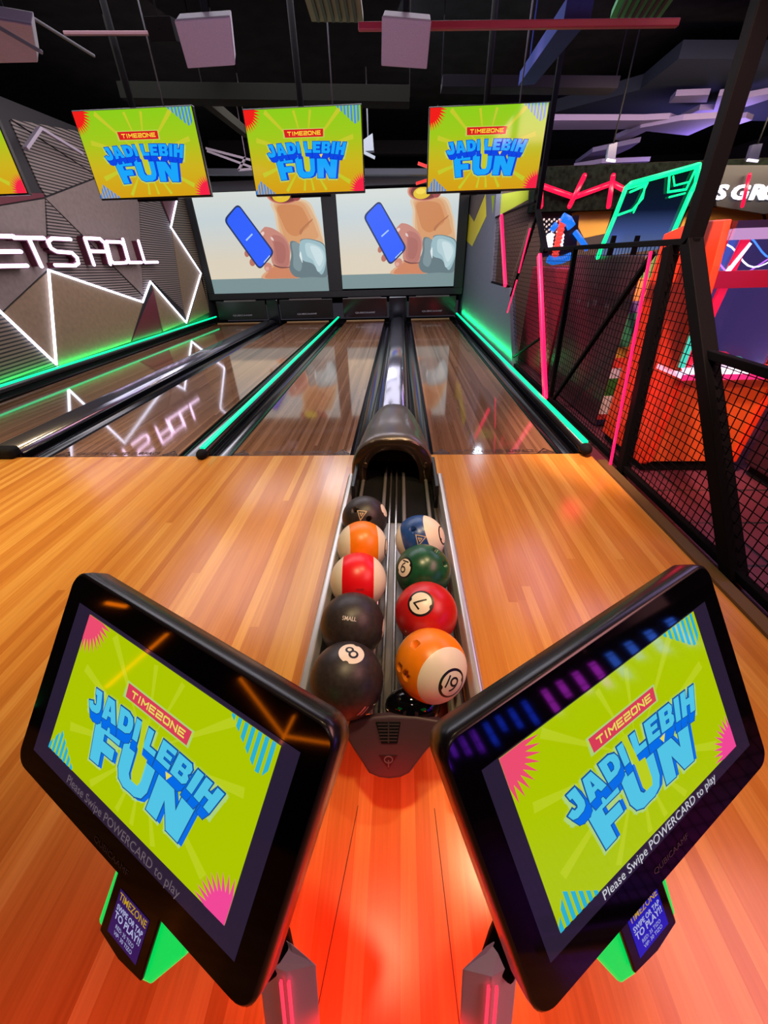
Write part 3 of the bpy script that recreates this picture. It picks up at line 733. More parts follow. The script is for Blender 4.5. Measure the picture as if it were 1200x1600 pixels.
b.loft([inner, arch(2.45, .185, .56, .30)], 0, True, False, closed=False)
b.obj('hood_lip', mat('hood_lip_bronze', (66, 52, 40), .18, .6), ret, fix=False)
b = MB(); b.add(arch(2.9, .18, .55, .2), [list(range(21))], 0); b.loft([arch(2.44, .186, .562, .25), arch(2.9, .18, .55, .2)], 0, True, False, closed=False); b.obj('hood_tunnel', matte_black, ret, fix=False)
for s in (-1, 1):
    b = MB(); b.tube([(RX + s * .20, 2.24, .46), (RX + s * .20, 2.28, .46)], .018, 12); b.obj('hood_bolt', mat('bolt_bronze', (70, 54, 40), .3, .8), ret)
# front shell
P0 = V((-.04, .67, .42)); PNRM = V((0, -.17, .15)).normalized()
shell_m = mat('shell_plum', (70, 50, 56), .42)
def nose(px, py, off=0): return PN(px, py, P0 + PNRM * off, PNRM)
sh = [(546, 1128), (585, 1120), (610, 1118), (650, 1120), (694, 1128), (690, 1152), (668, 1172), (652, 1193), (640, 1209), (626, 1216), (608, 1218), (592, 1216), (576, 1209), (566, 1193), (552, 1172), (540, 1152)]
b = MB(); b.prism([nose(*p) for p in sh], -PNRM * .035); b.obj('front_shell', shell_m, ret, bevel=.008, seg=3)
b = MB(); b.prism([nose(587, 1128, .001), nose(626, 1128, .001), nose(621, 1161, .001), nose(596, 1161, .001)], PNRM * .003, 0)
for k in range(6):
    yy = 1131 + k * 5; b.prism([nose(590 + k * .8, yy, .004), nose(624 - k * .8, yy, .004), nose(624 - k * .8, yy + 1.6, .004), nose(590 + k * .8, yy + 1.6, .004)], PNRM * .003, 1)
b.prism([nose(606, 1129, .004), nose(608, 1129, .004), nose(608, 1160, .004), nose(606, 1160, .004)], PNRM * .003, 1)
b.obj('vent_grille', [matte_black, mat('vent_bars', (58, 50, 52), .4)], ret)
b = MB(); b.prism([nose(592, 1180, .001), nose(621, 1180, .001), nose(607, 1201, .001)], PNRM * .002, 0)
ring = []
for k in range(16):
    a = 2 * math.pi * k / 16; ring.append((607 + 6.4 * math.cos(a), 1187 + 5.2 * math.sin(a)))
for a_, c_ in zip(ring, ring[1:] + ring[:1]):
    b.bar(nose(*a_, .004), nose(*c_, .004), .0035, .0015, PNRM, 1)
b.bar(nose(607, 1188, .004), nose(607, 1199, .004), .0035, .0015, PNRM, 1)
b.obj('emblem', [mat('emblem_dark', (26, 18, 22), .4), mat('emblem_line', (110, 90, 94), .4)], ret)
b = MB(); b.sphere((.04, .69, .345), .085, 24, 8, 0, (1.1, .7, .8), True); b.obj('ball_stop', gloss_black, ret)
b = MB(); b.prism([V((RX + .20 * math.cos(2 * math.pi * k / 32), .85 + .215 * math.sin(2 * math.pi * k / 32), 0)) for k in range(32)], (0, 0, .17)); b.obj('base', mat('base_grey', (128, 118, 118), .3, .3), ret, bevel=.03)

# ---- balls
BR = .1215; BZ = .4424
def imgdir(c, ox, oy):
    """unit vector from a ball's centre towards a spot seen at ox, oy (ball radii, photo right / down)"""
    t = (CAM - c).normalized(); r = ROT.col[0]; r = (r - t * r.dot(t)).normalized(); u = t.cross(r)
    q = max(0., 1 - ox * ox - oy * oy)
    return (r * ox - u * oy + t * math.sqrt(q)).normalized()
def ball_dirs(c):
    t = (CAM - c).normalized(); r = ROT.col[0].copy(); r = (r - t * r.dot(t)).normalized(); return r, t.cross(r), t
def ball(px, py, label, mats, axis=None, band=None, holes=(), badge=None, prints=(), xy=None):
    p = PZ(px, py, BZ)
    c = V((p.x, p.y, BZ)); r, u, t = ball_dirs(c)
    ax = (r * axis[0] + u * axis[1] + t * axis[2]).normalized() if axis else u
    e1 = ax.orthogonal().normalized(); e2 = ax.cross(e1)
    b = MB(); nu = 48; lats = [math.pi * i / 28 for i in range(29)]
    if band:
        lats = sorted([x for x in lats if min(abs(x - q) for q in band) > .03] + list(band))
    vs = []; 
    for th in lats:
        for j in range(nu):
            ph = 2 * math.pi * j / nu
            vs.append(c + (ax * math.cos(th) + (e1 * math.cos(ph) + e2 * math.sin(ph)) * math.sin(th)) * BR)
    for i in range(len(lats) - 1):
        mid = (lats[i] + lats[i + 1]) / 2
        mi = 1 if band and not (band[0] < mid < band[1]) else 0
        b.add(vs[i * nu:(i + 2) * nu], [(j, nu + j, nu + (j + 1) % nu, (j + 1) % nu) for j in range(nu)], mi, True)
    o = b.obj('bowling_ball', mats, None, origin=c)
    if holes:
        cb = MB()
        for ox, oy in holes:
            d = imgdir(c, ox, oy); cb.tube([c + d * BR * .72, c + d * BR * 1.2], BR * .12, 20)
        k = cb.obj('cut', mats[0], None, origin=c)
        md = o.modifiers.new('holes', 'BOOLEAN'); md.operation = 'DIFFERENCE'; md.object = k; md.solver = 'EXACT'
        dg = bpy.context.evaluated_depsgraph_get()
        me = bpy.data.meshes.new_from_object(o.evaluated_get(dg))
        o.modifiers.clear(); o.data = me; bpy.data.objects.remove(k)
        for q in me.polygons: q.use_smooth = True
    tag(o, label, 'bowling ball', 'balls on the ball return')
    def patch(d, upimg):
        d = d.normalized(); up = r * upimg[0] - u * upimg[1]; up = (up - d * up.dot(d)).normalized(); rt_ = up.cross(d)
        return lambda x, y, k: c + (d + rt_ * x + up * y).normalized() * BR * (1.003 + k)
    white = mat('ball_ivory', (232, 222, 205), .35); ink = mat('ball_ink', (14, 12, 12), .4)
    if badge:
        F = patch(imgdir(c, *badge['at']), badge.get('up', (0, -1)))
        b = MB(); n = 40; R = badge.get('r', .33)
        def disc(rad, k, m, notch):
            rings = []
            for q in range(5):
                row = []
                for j in range(n):
                    a = 2 * math.pi * j / n; rr = rad * q / 4
                    if notch and q == 4 and j in (3, 4, 23, 24): rr *= .86
                    row.append(F(rr * math.cos(a), rr * math.sin(a), k))
                rings.append(row)
            b.loft(rings, m, True, False)
        if badge.get('rim'): disc(R * 1.22, 0, 1, False)
        disc(R, .002, 0, True)
        if badge.get('num'):
            
            for pl in DIG[badge['num']]:
                for q in stroke_quads(subdiv([(x * R * 1.05, y * R * 1.05) for x, y in pl]), R * .15): b.poly([F(x, y, .006) for x, y in q], 1)
        if badge.get('bar'):
            x, y, w, h = badge['bar']
            for q in stroke_quads(subdiv([(x - w, y), (x + w, y)] if w > h else [(x, y - h), (x, y + h)]), min(w, h) * 2.4): b.poly([F(a, c_, .007) for a, c_ in q], 1)
        b.obj('number_badge', [white, ink], o)
    for pr in prints:
        F = patch(imgdir(c, *pr['at']), pr.get('up', (0, -1))); b = MB()
        if 'text' in pr: text(b, pr['text'], F, 0, 0, 0, .004, 0, width=pr['w'], height=pr['w'] * .3, bold=.012)
        for pl in pr.get('lines', ()):
            for q in stroke_quads(subdiv(pl), pr.get('t', .03)): b.poly([F(x, y, .004) for x, y in q])
        b.obj('printed_mark', mat('mark_' + pr.get('c', 'pink'), {'pink': (214, 150, 150), 'white': (205, 200, 198), 'tan': (196, 170, 140), 'red': (150, 30, 40)}[pr.get('c', 'pink')], .4), o)
    return o
ball_black = mat('ball_black', (44, 38, 39), .42, noise=.35, nscale=70)
ivory = mat('ball_ivory', (232, 222, 205), .35)
orange = mat('ball_orange', (238, 128, 8), .34, noise=.06, nscale=30)
redb = mat('ball_red', (190, 24, 26), .32, noise=.08, nscale=40)
redhot = mat('ball_scarlet', (226, 14, 28), .34)
greenb = mat('ball_green', (24, 78, 50), .3, noise=.25, nscale=40)
blueb = mat('ball_blue', (34, 72, 140), .32, noise=.25, nscale=40)
tri = [[(-.2, .2), (.2, .2), (-.02, -.2), (-.2, .2)], [(-.08, .1), (.06, .1), (.0, -.02), (-.08, .1)]]
H_ = math.pi / 2
ball(570, 810, 'black bowling ball with a triangle emblem, last on the left under the hood', [ball_black], holes=((-.42, -.34), (.17, .02)),
     badge=dict(at=(.86, -.36), r=.3), prints=[dict(at=(-.14, -.12), lines=tri, t=.035, c='tan', up=(.1, -1))])
ball(566, 853, 'cream bowling ball with a broad orange band', [orange, ivory], axis=(1, .02, -.1), band=(H_ - .56, H_ + .56), badge=dict(at=(.985, .05), r=.3, rim=True))
ball(560, 907, 'cream bowling ball with a broad bright red band', [redhot, ivory], axis=(1, .0, .02), band=(H_ - .56, H_ + .56), prints=[dict(at=(.06, .3), text='POWER', w=.26, c='red')])
ball(551, 976, 'plain black bowling ball with the word SMALL in white', [ball_black], badge=dict(at=(.985, .1), r=.3), prints=[dict(at=(-.1, -.17), text='SMALL', w=.42, c='white', up=(.12, -1))])
ball(542, 1062, 'black bowling ball with a white disc numbered 8, first on the left', [ball_black], badge=dict(at=(.10, -.66), r=.36, num='8', up=(-.42, -.9)),
     prints=[dict(at=(.42, .74), lines=[[(-.06, -.12), (-.02, .14)], [(.05, -.12), (.09, .14)]], t=.055, c='pink', up=(.1, -1))])
ball(656, 843, 'blue and cream banded bowling ball, last on the right', [blueb, ivory], axis=(.90, .28, .22), band=(H_ - .5, H_ + .5), holes=((-.27, -.40),),
     badge=dict(at=(.93, -.18), r=.34, rim=True), prints=[dict(at=(0, .05), lines=tri, t=.035, c='tan', up=(.2, -1))])
ball(661, 893, 'dark green bowling ball with a barred 6 in a cream disc', [greenb], holes=((.78, -.25), (.48, -.72)), badge=dict(at=(-.68, -.14), r=.33, rim=True, num='6', up=(.35, -.9), bar=(.0, .235, .13, .02)))
ball(665.5, 957.6, 'red bowling ball with a slanted 7 in a cream disc', [redb], badge=dict(at=(-.16, -.30), r=.36, rim=True, num='7', up=(-.8, .6)))
ball(673, 1039, 'orange and cream bowling ball with a 9 badge, first on the right', [orange, ivory], axis=(.53, -.46, .71), band=(math.radians(54), math.radians(122)),
     holes=((-.40, -.52), (-.86, .06), (-.68, .27)), badge=dict(at=(.55, .47), r=.36, rim=True, num='9', up=(.3, -.95), bar=(-.2, .03, .02, .15)))

# ================================================================== SCORING CONSOLES
conm = slogan_mats('console')
def rrect(w, h, r, n=6):
    out = []
    for cx, cy, a0 in ((w / 2 - r, h / 2 - r, 0), (-w / 2 + r, h / 2 - r, 90), (-w / 2 + r, -h / 2 + r, 180), (w / 2 - r, -h / 2 + r, 270)):
        for k in range(n + 1):
            a = math.radians(a0 + 90 * k / n); out.append((cx + r * math.cos(a), cy + r * math.sin(a)))
    return out
lcd_m = mat('lcd_dark_purple', (8, 6, 10), .05, 0, (52, 40, 66), .6)
console_housing = mat('console_housing', (26, 24, 25), .26, spec=.6)
reader_green = mat('reader_green', (10, 60, 30), .3, 0, (0, 214, 84), 1.0)
reader_scr = mat('reader_screen', (4, 4, 6), .1, 0, (44, 22, 110), .8)
def console(p, W, H, content, label, side, post_px, txtmat, rdr_u, grn_u, blue):
    c = V(p[:3]); yaw, tilt, roll = p[3:6]
    e = V((math.cos(yaw), math.sin(yaw), 0)); nh = V((math.sin(yaw), -math.cos(yaw), 0)); up = V((0, 0, 1))
    n = nh * math.cos(tilt) + up * math.sin(tilt); u = up * math.cos(tilt) - nh * math.sin(tilt)
    e, u = e * math.cos(roll) + u * math.sin(roll), u * math.cos(roll) - e * math.sin(roll)
    F = lambda a, q, w=0.: c + e * a + u * q + n * w
    foot = V((side * .25, -.12, 0))
    t = thing('scoring_console', label, 'touch screen console', foot)
    b = MB(); secs = []
    for ins, w, r in ((.06, -.085, .02), (.05, -.083, .022), (.010, -.055, .03), (.002, -.044, .032), (0, -.018, .032), (.001, -.004, .032), (.006, .0, .028)):
        secs.append([F(x, y, w) for x, y in rrect(W - 2 * ins, H - 2 * ins, r)])
    b.loft(secs, 0, True, True, None, 1)
    b.obj('housing', [console_housing, gloss_black], t)
    b = MB(); b.poly([F(-.265, -.147, .0008), F(.265, -.147, .0008), F(.265, .144, .0008), F(-.265, .144, .0008)])
    d = b.obj('touch_screen', lcd_m, t, fix=False)
    x0, x1, y0, y1 = content; cx, cy = (x0 + x1) / 2, (y0 + y1) / 2
    b = MB(); slogan(b, lambda a, q, k: F(cx + a, cy + q, .0016 + k), x1 - x0, y1 - y0, .00025, 0)
    b.obj('display', conm, d, fix=False)
    b = MB(); text(b, 'Please Swipe POWERCARD to play', F, 0, -.1375, 0, .0016, 0, width=.30); b.obj('prompt_text', txtmat, d, fix=False)
    b = MB(); text(b, 'QUBICAAMF', F, 0, -.178, 0, .0008, 0, width=.092, height=.011); b.obj('brand_lettering', mat('brand_grey', (92, 84, 80), .4), t, fix=False)
    # stand
    zt = .56
    apex = PZ(*post_px[0], zt + .03); rgt = PZ(*post_px[1], zt); rdg = PZ(*post_px[2], zt); lft = PZ(*post_px[3], zt); bk = V((lft.x + (apex.x - lft.x) * .5, apex.y + .015, zt + .02))
    dv = V((0, -.36, -.93)); dv = dv * (zt / .93)
    top = [apex, rgt, rdg, lft, bk]
    bot = [q + dv for q in top]; bot = [V((q.x, q.y, 0)) for q in bot]
    b = MB(); b.loft([bot, top], 0, False)
    b.obj('post', mat('post_silver', (200, 186, 192), .4, .1), t, bevel=.005)
    dd = (bot[2] - rdg)
    out = (rdg - (apex + rgt + lft) / 3); out.z = 0; out = out.normalized()
    for k in (-.007, .007):
        b = MB(); a = rdg + V((k, 0, 0)) + out * .006 + dd * .02; b.bar(a, a + dd * .9, .0045, .005, out, 0)
        b.obj('light_strip', mat('strip_pink', (90, 10, 20), .3, 0, (255, 56, 84), 1.3), t, label='glowing pink light strip')
    b = MB(); b.bar((apex + lft) / 2 + V((0, .0, -.05)), F(-side * .10, -.08, -.09), .06, .06); b.obj('arm', black_steel, t, bevel=.008)
    b = MB(); b.prism([F(x - side * .0, y, -.082) for x, y in rrect(.2, .14, .02)], n * -.03); b.obj('mount_plate', black_steel, t)
    b = MB(); mid = (bot[0] + bot[1] + bot[2] + bot[3]) / 4; b.prism([mid + V((x, y, 0)) for x, y in rrect(.22, .2, .03)], (0, 0, .012)); b.obj('base_plate', mat('post_silver', ()), t)
    # card reader under the lower edge
    wv = -.08; g = grn_u
    body = [F(g[0], -.24, wv), F(g[0], -.32, wv), F(g[1], -.415, wv), F(g[2], -.427, wv), F(g[3], -.412, wv), F(g[4], -.325, wv), F(g[4], -.24, wv)]
    b = MB(); k = .006; cc = sum(body, V()) / len(body)
    b.loft([[q - n * .06 + (cc - q) * .3 for q in body], [q - n * .02 for q in body], body], 0, False)
    rd = b.obj('card_reader', reader_green, t, bevel=.006, label='card reader glowing green')
    r0, r1 = rdr_u
    b = MB(); b.prism([F(r0, -.25, wv + .001), F(r1, -.25, wv + .001), F(r1, -.408, wv + .001), F((r0 + r1) / 2, -.416, wv + .001), F(r0, -.408, wv + .001)], n * .008); b.obj('reader_face', gloss_black, rd, bevel=.003)
    m0, m1 = r0 + .02, r1 - .02; mc = (m0 + m1) / 2; ww = m1 - m0
    b = MB(); b.poly([F(m0, -.392, wv + .0098), F(m1, -.392, wv + .0098), F(m1, -.312, wv + .0098), F(m0, -.312, wv + .0098)], 0)
    text(b, 'TIMEZONE', F, mc, -.322, 0, wv + .0104, 1, width=ww * .92, height=.013, bold=.01)
    text(b, 'SWIPE OR TAP', F, mc, -.341, 0, wv + .0104, 2, width=ww * .88, height=.010, bold=.02)
    text(b, 'TO PLAY!!', F, mc, -.355, 0, wv + .0104, 2, width=ww * .88, height=.013, bold=.02)
    text(b, 'RED: 35 TIZO', F, mc, -.371, 0, wv + .0104, 2, width=ww * .62, height=.007)
    text(b, 'VIP: 30 TIZO', F, mc, -.382, 0, wv + .0104, 2, width=ww * .62, height=.007)
    b.obj('reader_display', [blue, mat('reader_yellow', (4, 4, 4), .3, 0, (200, 160, 30), .8), mat('reader_white', (4, 4, 4), .3, 0, (190, 195, 235), .8)], rd, fix=False)
    return t
PL = (-.411, .274, .955, -.451, .668, -.035); PR = (.38, .298, .931, .516, .61, .06)
console(PL, .62, .393, (-.225, .235, -.118, .137), 'black tilted touch screen console on the left of the ball return', -1,
        [(455, 1474), (496, 1507), (446, 1518), (400, 1500)], mat('prompt_dim', (4, 4, 5), .2, 0, (120, 104, 112), .7), (-.047, .076), (-.064, -.067, .056, .09, .137),
        mat('reader_violet', (4, 4, 6), .1, 0, (48, 22, 96), .8))
console(PR, .62, .417, (-.236, .226, -.124, .143), 'black tilted touch screen console on the right of the ball return', 1,
        [(761, 1477), (720, 1514), (769, 1526), (812, 1500)], mat('prompt_bright', (4, 4, 5), .2, 0, (214, 214, 224), .9), (-.092, .032), (-.155, -.12, -.085, .046, .052),
        mat('reader_blue', (4, 4, 6), .1, 0, (20, 24, 190), .8))

# ================================================================== NEON ON THE LEFT WALL
NX = LWX + .05
def neon(pts, label, r=.02, m=white_led, plane=NX, name='neon_tube'):
    b = MB(); pp = [PX(x, y, plane) for x, y in pts]
    for a, q in zip(pp, pp[1:]): b.tube([a, q], r, 8)
    for q in pp: b.sphere(q, r * 1.02, 10, 6)
    return tag(b.obj(name, m), label, 'neon light')
neon([(-60, 432), (6, 492), (88, 569), (76, 422), (223, 472), (235, 440), (291, 504), (314, 427), (267, 355), (281, 290)], 'long white neon zigzag on the patterned left wall')
sg = thing('neon_sign', 'white neon lettering with maroon sides on the patterned left wall', 'neon sign', PX(100, 412, LWX))
def nl(ps):
    b = MB()
    for pts in ps:
        pp = [PX(x / 4, y / 4 + 180, LWX + .16) for x, y in pts]
        for a, q in zip(pp, pp[1:]):
            b.bar(a + V((-.09, 0, 0)), q + V((-.09, 0, 0)), .075, .13, (1, 0, 0), 1)
            b.tube([a, q], .026, 8, 0)
        for q in pp: b.sphere(q, .026, 8, 6, 0)
    o = b.obj('letter', [mat('sign_neon', (220, 190, 220), .3, 0, (245, 215, 255), 4.), mat('letter_maroon', (70, 12, 30), .5)], sg)
    return o
nl([[(85, 757), (-180, 750), (-150, 945), (170, 940)], [(-165, 852), (130, 852)]])
nl([[(85, 765), (275, 768)], [(180, 768), (260, 945)]])
nl([[(440, 775), (325, 770), (300, 790), (318, 830), (355, 852), (450, 860), (482, 890), (490, 925), (470, 940), (345, 937)]])
nl([[(588, 935), (530, 768), (625, 772), (655, 800), (690, 932)], [(558, 850), (655, 852)]])
nl([[(665, 790), (755, 793), (775, 812), (800, 905), (790, 922), (712, 925), (695, 908), (665, 790)]])
nl([[(768, 775), (808, 921), (885, 920)]])
nl([[(865, 785), (905, 920), (985, 918)]])

# ================================================================== MESH FENCE
FX = 1.93
def P(y, z, dx=0): return V((FX + dx, y, z))
fence = thing('mesh_fence', 'tall black steel mesh fence with zigzag posts beside the lanes', 'fence', (FX, 3, 0))
def bar(name, a, q, w=.06, h=.06, m=black_steel, label=None):
    b = MB(); b.bar(P(*a), P(*q), w, h, (1, 0, 0)); return b.obj(name, m, fence, bevel=.005, label=label)
bar('post', (1.66, 0), (3.16, 1.64), .085, .10); bar('post', (3.16, 1.62), (3.42, 4.6), .085, .10)
bar('post', (-.2, 0), (1.2, 1.05), .085, .1)
bar('post', (3.36, 1.62), (2.99, 0), .075, .08)
bar('post', (5.16, 1.64), (4.93, 0), .05, .05)
bar('post', (6.19, 1.62), (6.86, 2.1), .06, .06); bar('post', (6.86, 2.08), (6.97, 4.6), .06, .06)
bar('brace', (3.57, 1.58), (4.86, .02), .035, .04); bar('brace', (6.85, 2.05), (7.85, .75), .03, .04); bar('brace', (5.75, .62), (7.0, .1), .03, .03)
bar('rail', (3.1, 1.64), (6.4, 1.64), .04, .04); bar('rail', (-1.5, 1.05), (2.68, 1.05), .05, .05)
bar('rail', (7.05, 2.22), (10.1, 2.22), .03, .04); bar('rail', (7.9, 1.12), (9.5, 1.12), .03, .04); bar('rail', (9.45, 1.12), (10.1, 2.22), .04, .04)
bar('bottom_rail', (-1.5, .045), (6.75, .045), .05, .05)
b = MB(); b.box(FX - .13, FX - .05, -1.5, 3.2, 0, .02); b.obj('floor_trim', mat('worn_brass_trim', (96, 74, 40), .5, .3), fence)
def led(a, q, label):
    b = MB(); b.bar(P(*a, -.055), P(*q, -.055), .07, .05, (1, 0, 0)); b.obj('light_tube', pink_led, fence, label=label, bevel=.01)
led((6.25, 1.58), (4.95, .03), 'glowing pink light tube'); led((9.0, 2.2), (7.95, 1.13), 'glowing pink light tube')
for a, q in (((3.50, 1.59), (3.10, .02)), ((7.52, .75), (7.2, 1.25)), ((6.88, 1.9), (7.15, 1.35))):
    b = MB(); b.bar(P(*a, -.06), P(*q, -.06), .017, .017, (1, 0, 0)); b.obj('light_tube', pink_led, fence, label='thin glowing pink light tube')
def mesh_panel(poly, pitch=.056, r=.0021):
    b = MB(); n = len(poly)
    ys = [p[0] for p in poly]; zs = [p[1] for p in poly]
    def cuts(val, ax):
        out = []
        for i in range(n):
            p, q = poly[i], poly[(i + 1) % n]
            if (p[ax] - val) * (q[ax] - val) < 0:
                f = (val - p[ax]) / (q[ax] - p[ax]); out.append(p[1 - ax] + f * (q[1 - ax] - p[1 - ax]))
        return sorted(out)
    z = math.ceil(min(zs) / pitch) * pitch + .001
    while z < max(zs):
        c = cuts(z, 1)
        for a, q in zip(c[::2], c[1::2]): b.bar(P(a, z), P(q, z), r * 2, r * 2)
        z += pitch
    y = math.ceil(min(ys) / pitch) * pitch + .001
    while y < max(ys):
        c = cuts(y, 0)
        for a, q in zip(c[::2], c[1::2]): b.bar(P(y, a, .006), P(y, q, .006), r * 2, r * 2)
        y += pitch
    return b.obj('wire_mesh', black_steel, fence, fix=False)
mesh_panel([(-1.5, .05), (1.7, .05), (2.68, 1.04), (-1.5, 1.04)])
mesh_panel([(1.74, .05), (3.2, .05), (3.62, 1.63), (3.16, 1.63)])
mesh_panel([(3.22, .05), (4.96, .05), (6.3, 1.63), (3.64, 1.63)])
mesh_panel([(5.0, .05), (6.7, .05), (7.7, 1.1), (7.9, 1.12), (6.9, 2.1), (6.3, 1.62)])
mesh_panel([(7.05, 2.2), (7.9, 1.13), (9.45, 1.13), (10.05, 2.2)])

# ================================================================== ARCADE
red_panel = mat('cabinet_orange_red', (226, 56, 22), .42)
orange_panel = mat('cabinet_orange', (206, 84, 30), .45)
dark_side = mat('cabinet_dark', (34, 20, 26), .25)
purple_glow = mat('purple_glow', (40, 30, 50), .3, 0, (196, 150, 200), .9)
def sq(*a): return MB().box(*a)
# --- big red prize machine
t = thing('prize_machine', 'big orange-red prize machine with a lit glass front beside the fence', 'arcade machine', (2.45, 3.4, 0))
MX, MY = 2.08, 2.98
prof = [(3.78, 0.06), (MY + .05, .06), (MY, .10), (MY, .80), (MY + .10, .86), (MY + .10, 1.05), (MY + .07, 1.3), (MY + .1, 1.5), (MY + .16, 1.75), (MY + .5, 1.76), (3.78, 1.70)]
b = MB(); b.prism([V((MX, y, z)) for y, z in prof], (.05, 0, 0)); b.obj('side_panel', red_panel, t, bevel=.006)
b = MB(); b.prism([V((2.78, y, z)) for y, z in prof], (.05, 0, 0)); b.obj('side_panel', red_panel, t, bevel=.006)
b = MB(); b.box(MX + .05, 2.78, MY + .02, 3.76, .10, .80); b.obj('lower_cabinet', orange_panel, t)
b = MB(); b.box(MX + .02, 2.81, MY + .06, 3.74, 0.0, .1); b.obj('kick_plate', matte_black, t)
b = MB(); b.box(MX - .0, 2.83, MY - .03, MY + .3, .80, .835, 0); b.box(MX + .0, 2.83, MY - .034, MY - .03, .79, .83, 1); b.obj('lit_ledge', [mat('ledge_white', (220, 215, 230), .3, 0, (225, 205, 240), 1.2), mat('ledge_pink', (90, 10, 40), .3, 0, (240, 40, 110), 1.3)], t, label='glowing white and pink ledge')
b = MB(); b.box(MX + .05, 2.78, MY + .12, MY + .15, .86, 1.70); b.obj('glass_front', mat('tinted_glass', (255, 255, 255), .02, trans=1.), t, fix=True)
b = MB(); b.box(MX + .05, 2.78, 3.70, 3.76, .81, 1.7); b.obj('back_panel', mat('machine_interior', (70, 58, 110), .3, 0, (60, 50, 104), .7), t)  # interior light put into this panel and the inner wall as emission
b = MB(); b.box(2.765, 2.78, MY + .16, 3.7, .81, 1.7); b.obj('inner_wall', mat('machine_interior', ()), t)
b = MB(); b.box(MX + .05, 2.78, MY + .1, 3.7, 1.70, 1.74, 0); b.box(MX + .05, 2.78, MY + .09, MY + .12, 1.64, 1.70, 1); b.obj('canopy', [dark_side, purple_glow], t)
b = MB(); b.box(MX + .05, 2.78, MY + .09, MY + .16, 1.37, 1.47); b.obj('cross_rail', mat('rail_crimson', (130, 14, 34), .3), t)
b = MB(); b.bar((MX + .1, MY + .11, .85), (MX + .16, MY + .13, 1.7), .055, .03, (0, 1, 0)); b.obj('red_strut', mat('strut_glow', (120, 10, 30), .3, 0, (235, 20, 60), .9), t)
b = MB(); b.bar((MX + .09, MY + .10, 1.42), (MX + .19, MY + .12, 1.62), .02, .02, (0, 1, 0)); b.obj('light_strip', mat('pale_glow', (200, 190, 230), .3, 0, (225, 215, 255), 1.6), t)
b = MB(); b.bar((MX + .03, MY + .06, .86), (MX + .03, MY + .075, 1.14), .03, .03); b.obj('teal_light', mat('teal_glow', (20, 90, 80), .3, 0, (70, 215, 190), 1.), t)
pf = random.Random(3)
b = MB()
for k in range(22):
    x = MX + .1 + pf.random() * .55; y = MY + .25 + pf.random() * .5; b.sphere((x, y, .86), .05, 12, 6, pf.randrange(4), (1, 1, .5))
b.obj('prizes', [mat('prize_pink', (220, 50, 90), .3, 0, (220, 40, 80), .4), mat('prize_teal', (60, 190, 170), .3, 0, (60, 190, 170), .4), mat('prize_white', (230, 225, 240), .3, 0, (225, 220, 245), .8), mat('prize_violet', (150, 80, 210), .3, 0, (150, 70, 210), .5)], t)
b = MB()
for k in range(3):
    b.tube([(MX + .1 + .56 * j / 14, MY + .3 + .02 * k, 1.60 - .05 * k + .07 * math.sin(math.pi * j / 7 + k)) for j in range(15)], .005, 6, k)
b.obj('light_arcs', [mat('arc_blue', (0, 0, 0), .3, 0, (60, 120, 255), 2.), mat('arc_white', (0, 0, 0), .3, 0, (235, 235, 255), 2.), mat('arc_violet', (0, 0, 0), .3, 0, (170, 90, 255), 2.)], t)
t = thing('low_cabinet', 'low dark maroon cabinet right of the orange-red prize machine', 'arcade machine', (3.3, 2.6, 0))
b = MB(); b.box(2.9, 3.7, 2.1, 3.0, .08, .78); b.obj('body', mat('low_cabinet_maroon', (52, 20, 32), .5), t, bevel=.02)
b = MB(); b.box(2.94, 3.66, 2.14, 2.96, 0, .08); b.obj('plinth', matte_black, t)
b = MB(); b.box(2.88, 3.72, 2.08, 3.02, .78, .81); b.obj('top', dark_side, t, bevel=.008)
# --- dark cabinet with illustrated end
t = thing('arcade_cabinet', 'dark arcade cabinet with a green illustrated end and a neon board on top', 'arcade machine', (2.6, 4.9, 0))
b = MB(); b.box(2.14, 3.1, 4.08, 5.75, 0.0, 1.56); b.obj('body', mat('cabinet_maroon_black', (62, 26, 38), .3), t, bevel=.015)
b = MB(); art = [(0, .06, (40, 30, 60)), (.06, .3, (190, 50, 50)), (.12, .32, (225, 210, 205)), (.32, .5, (54, 110, 44)), (.5, .6, (215, 205, 220)), (.6, .7, (215, 60, 50)), (.7, .8, (200, 160, 60)), (.8, 1.1, (62, 140, 96)), (1.1, 1.2, (120, 90, 150)), (1.2, 1.38, (226, 150, 80)), (1.38, 1.54, (120, 165, 90))]
mats = []
for z0, z1, c in art:
    mats.append(mat('art_%d_%d_%d' % c, c, .4)); i = len(mats) - 1
    b.prism([V((2.15, 4.08, z0 + .01)), V((2.75, 4.08, z0 + .03)), V((2.75, 4.08, z1 + .03)), V((2.15, 4.08, z1 + .01))], (0, -.002 - .0004 * i, 0), i)
b.obj('end_artwork', mats, t)
b = MB()
for (px, py, w, h) in ((920, 475, .03, .07), (930, 473, .05, .05), (905, 470, .06, .03), (948, 478, .05, .03), (932, 445, .04, .03), (876, 575, .05, .05)):
    q = PX(px, py, 2.138); b.box(2.136, 2.14, q.y - w, q.y + w, q.z - h / 2, q.z + h / 2)
b.obj('side_labels', mat('faint_label', (96, 70, 78), .5), t)
nb = mat('neon_green', (0, 60, 30), .3, 0, (10, 240, 130), 2.2)
GY = 5.0
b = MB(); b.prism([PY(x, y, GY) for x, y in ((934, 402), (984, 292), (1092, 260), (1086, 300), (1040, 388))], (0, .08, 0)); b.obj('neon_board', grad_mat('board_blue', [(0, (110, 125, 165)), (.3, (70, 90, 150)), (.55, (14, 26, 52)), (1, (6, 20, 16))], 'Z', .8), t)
b = MB()
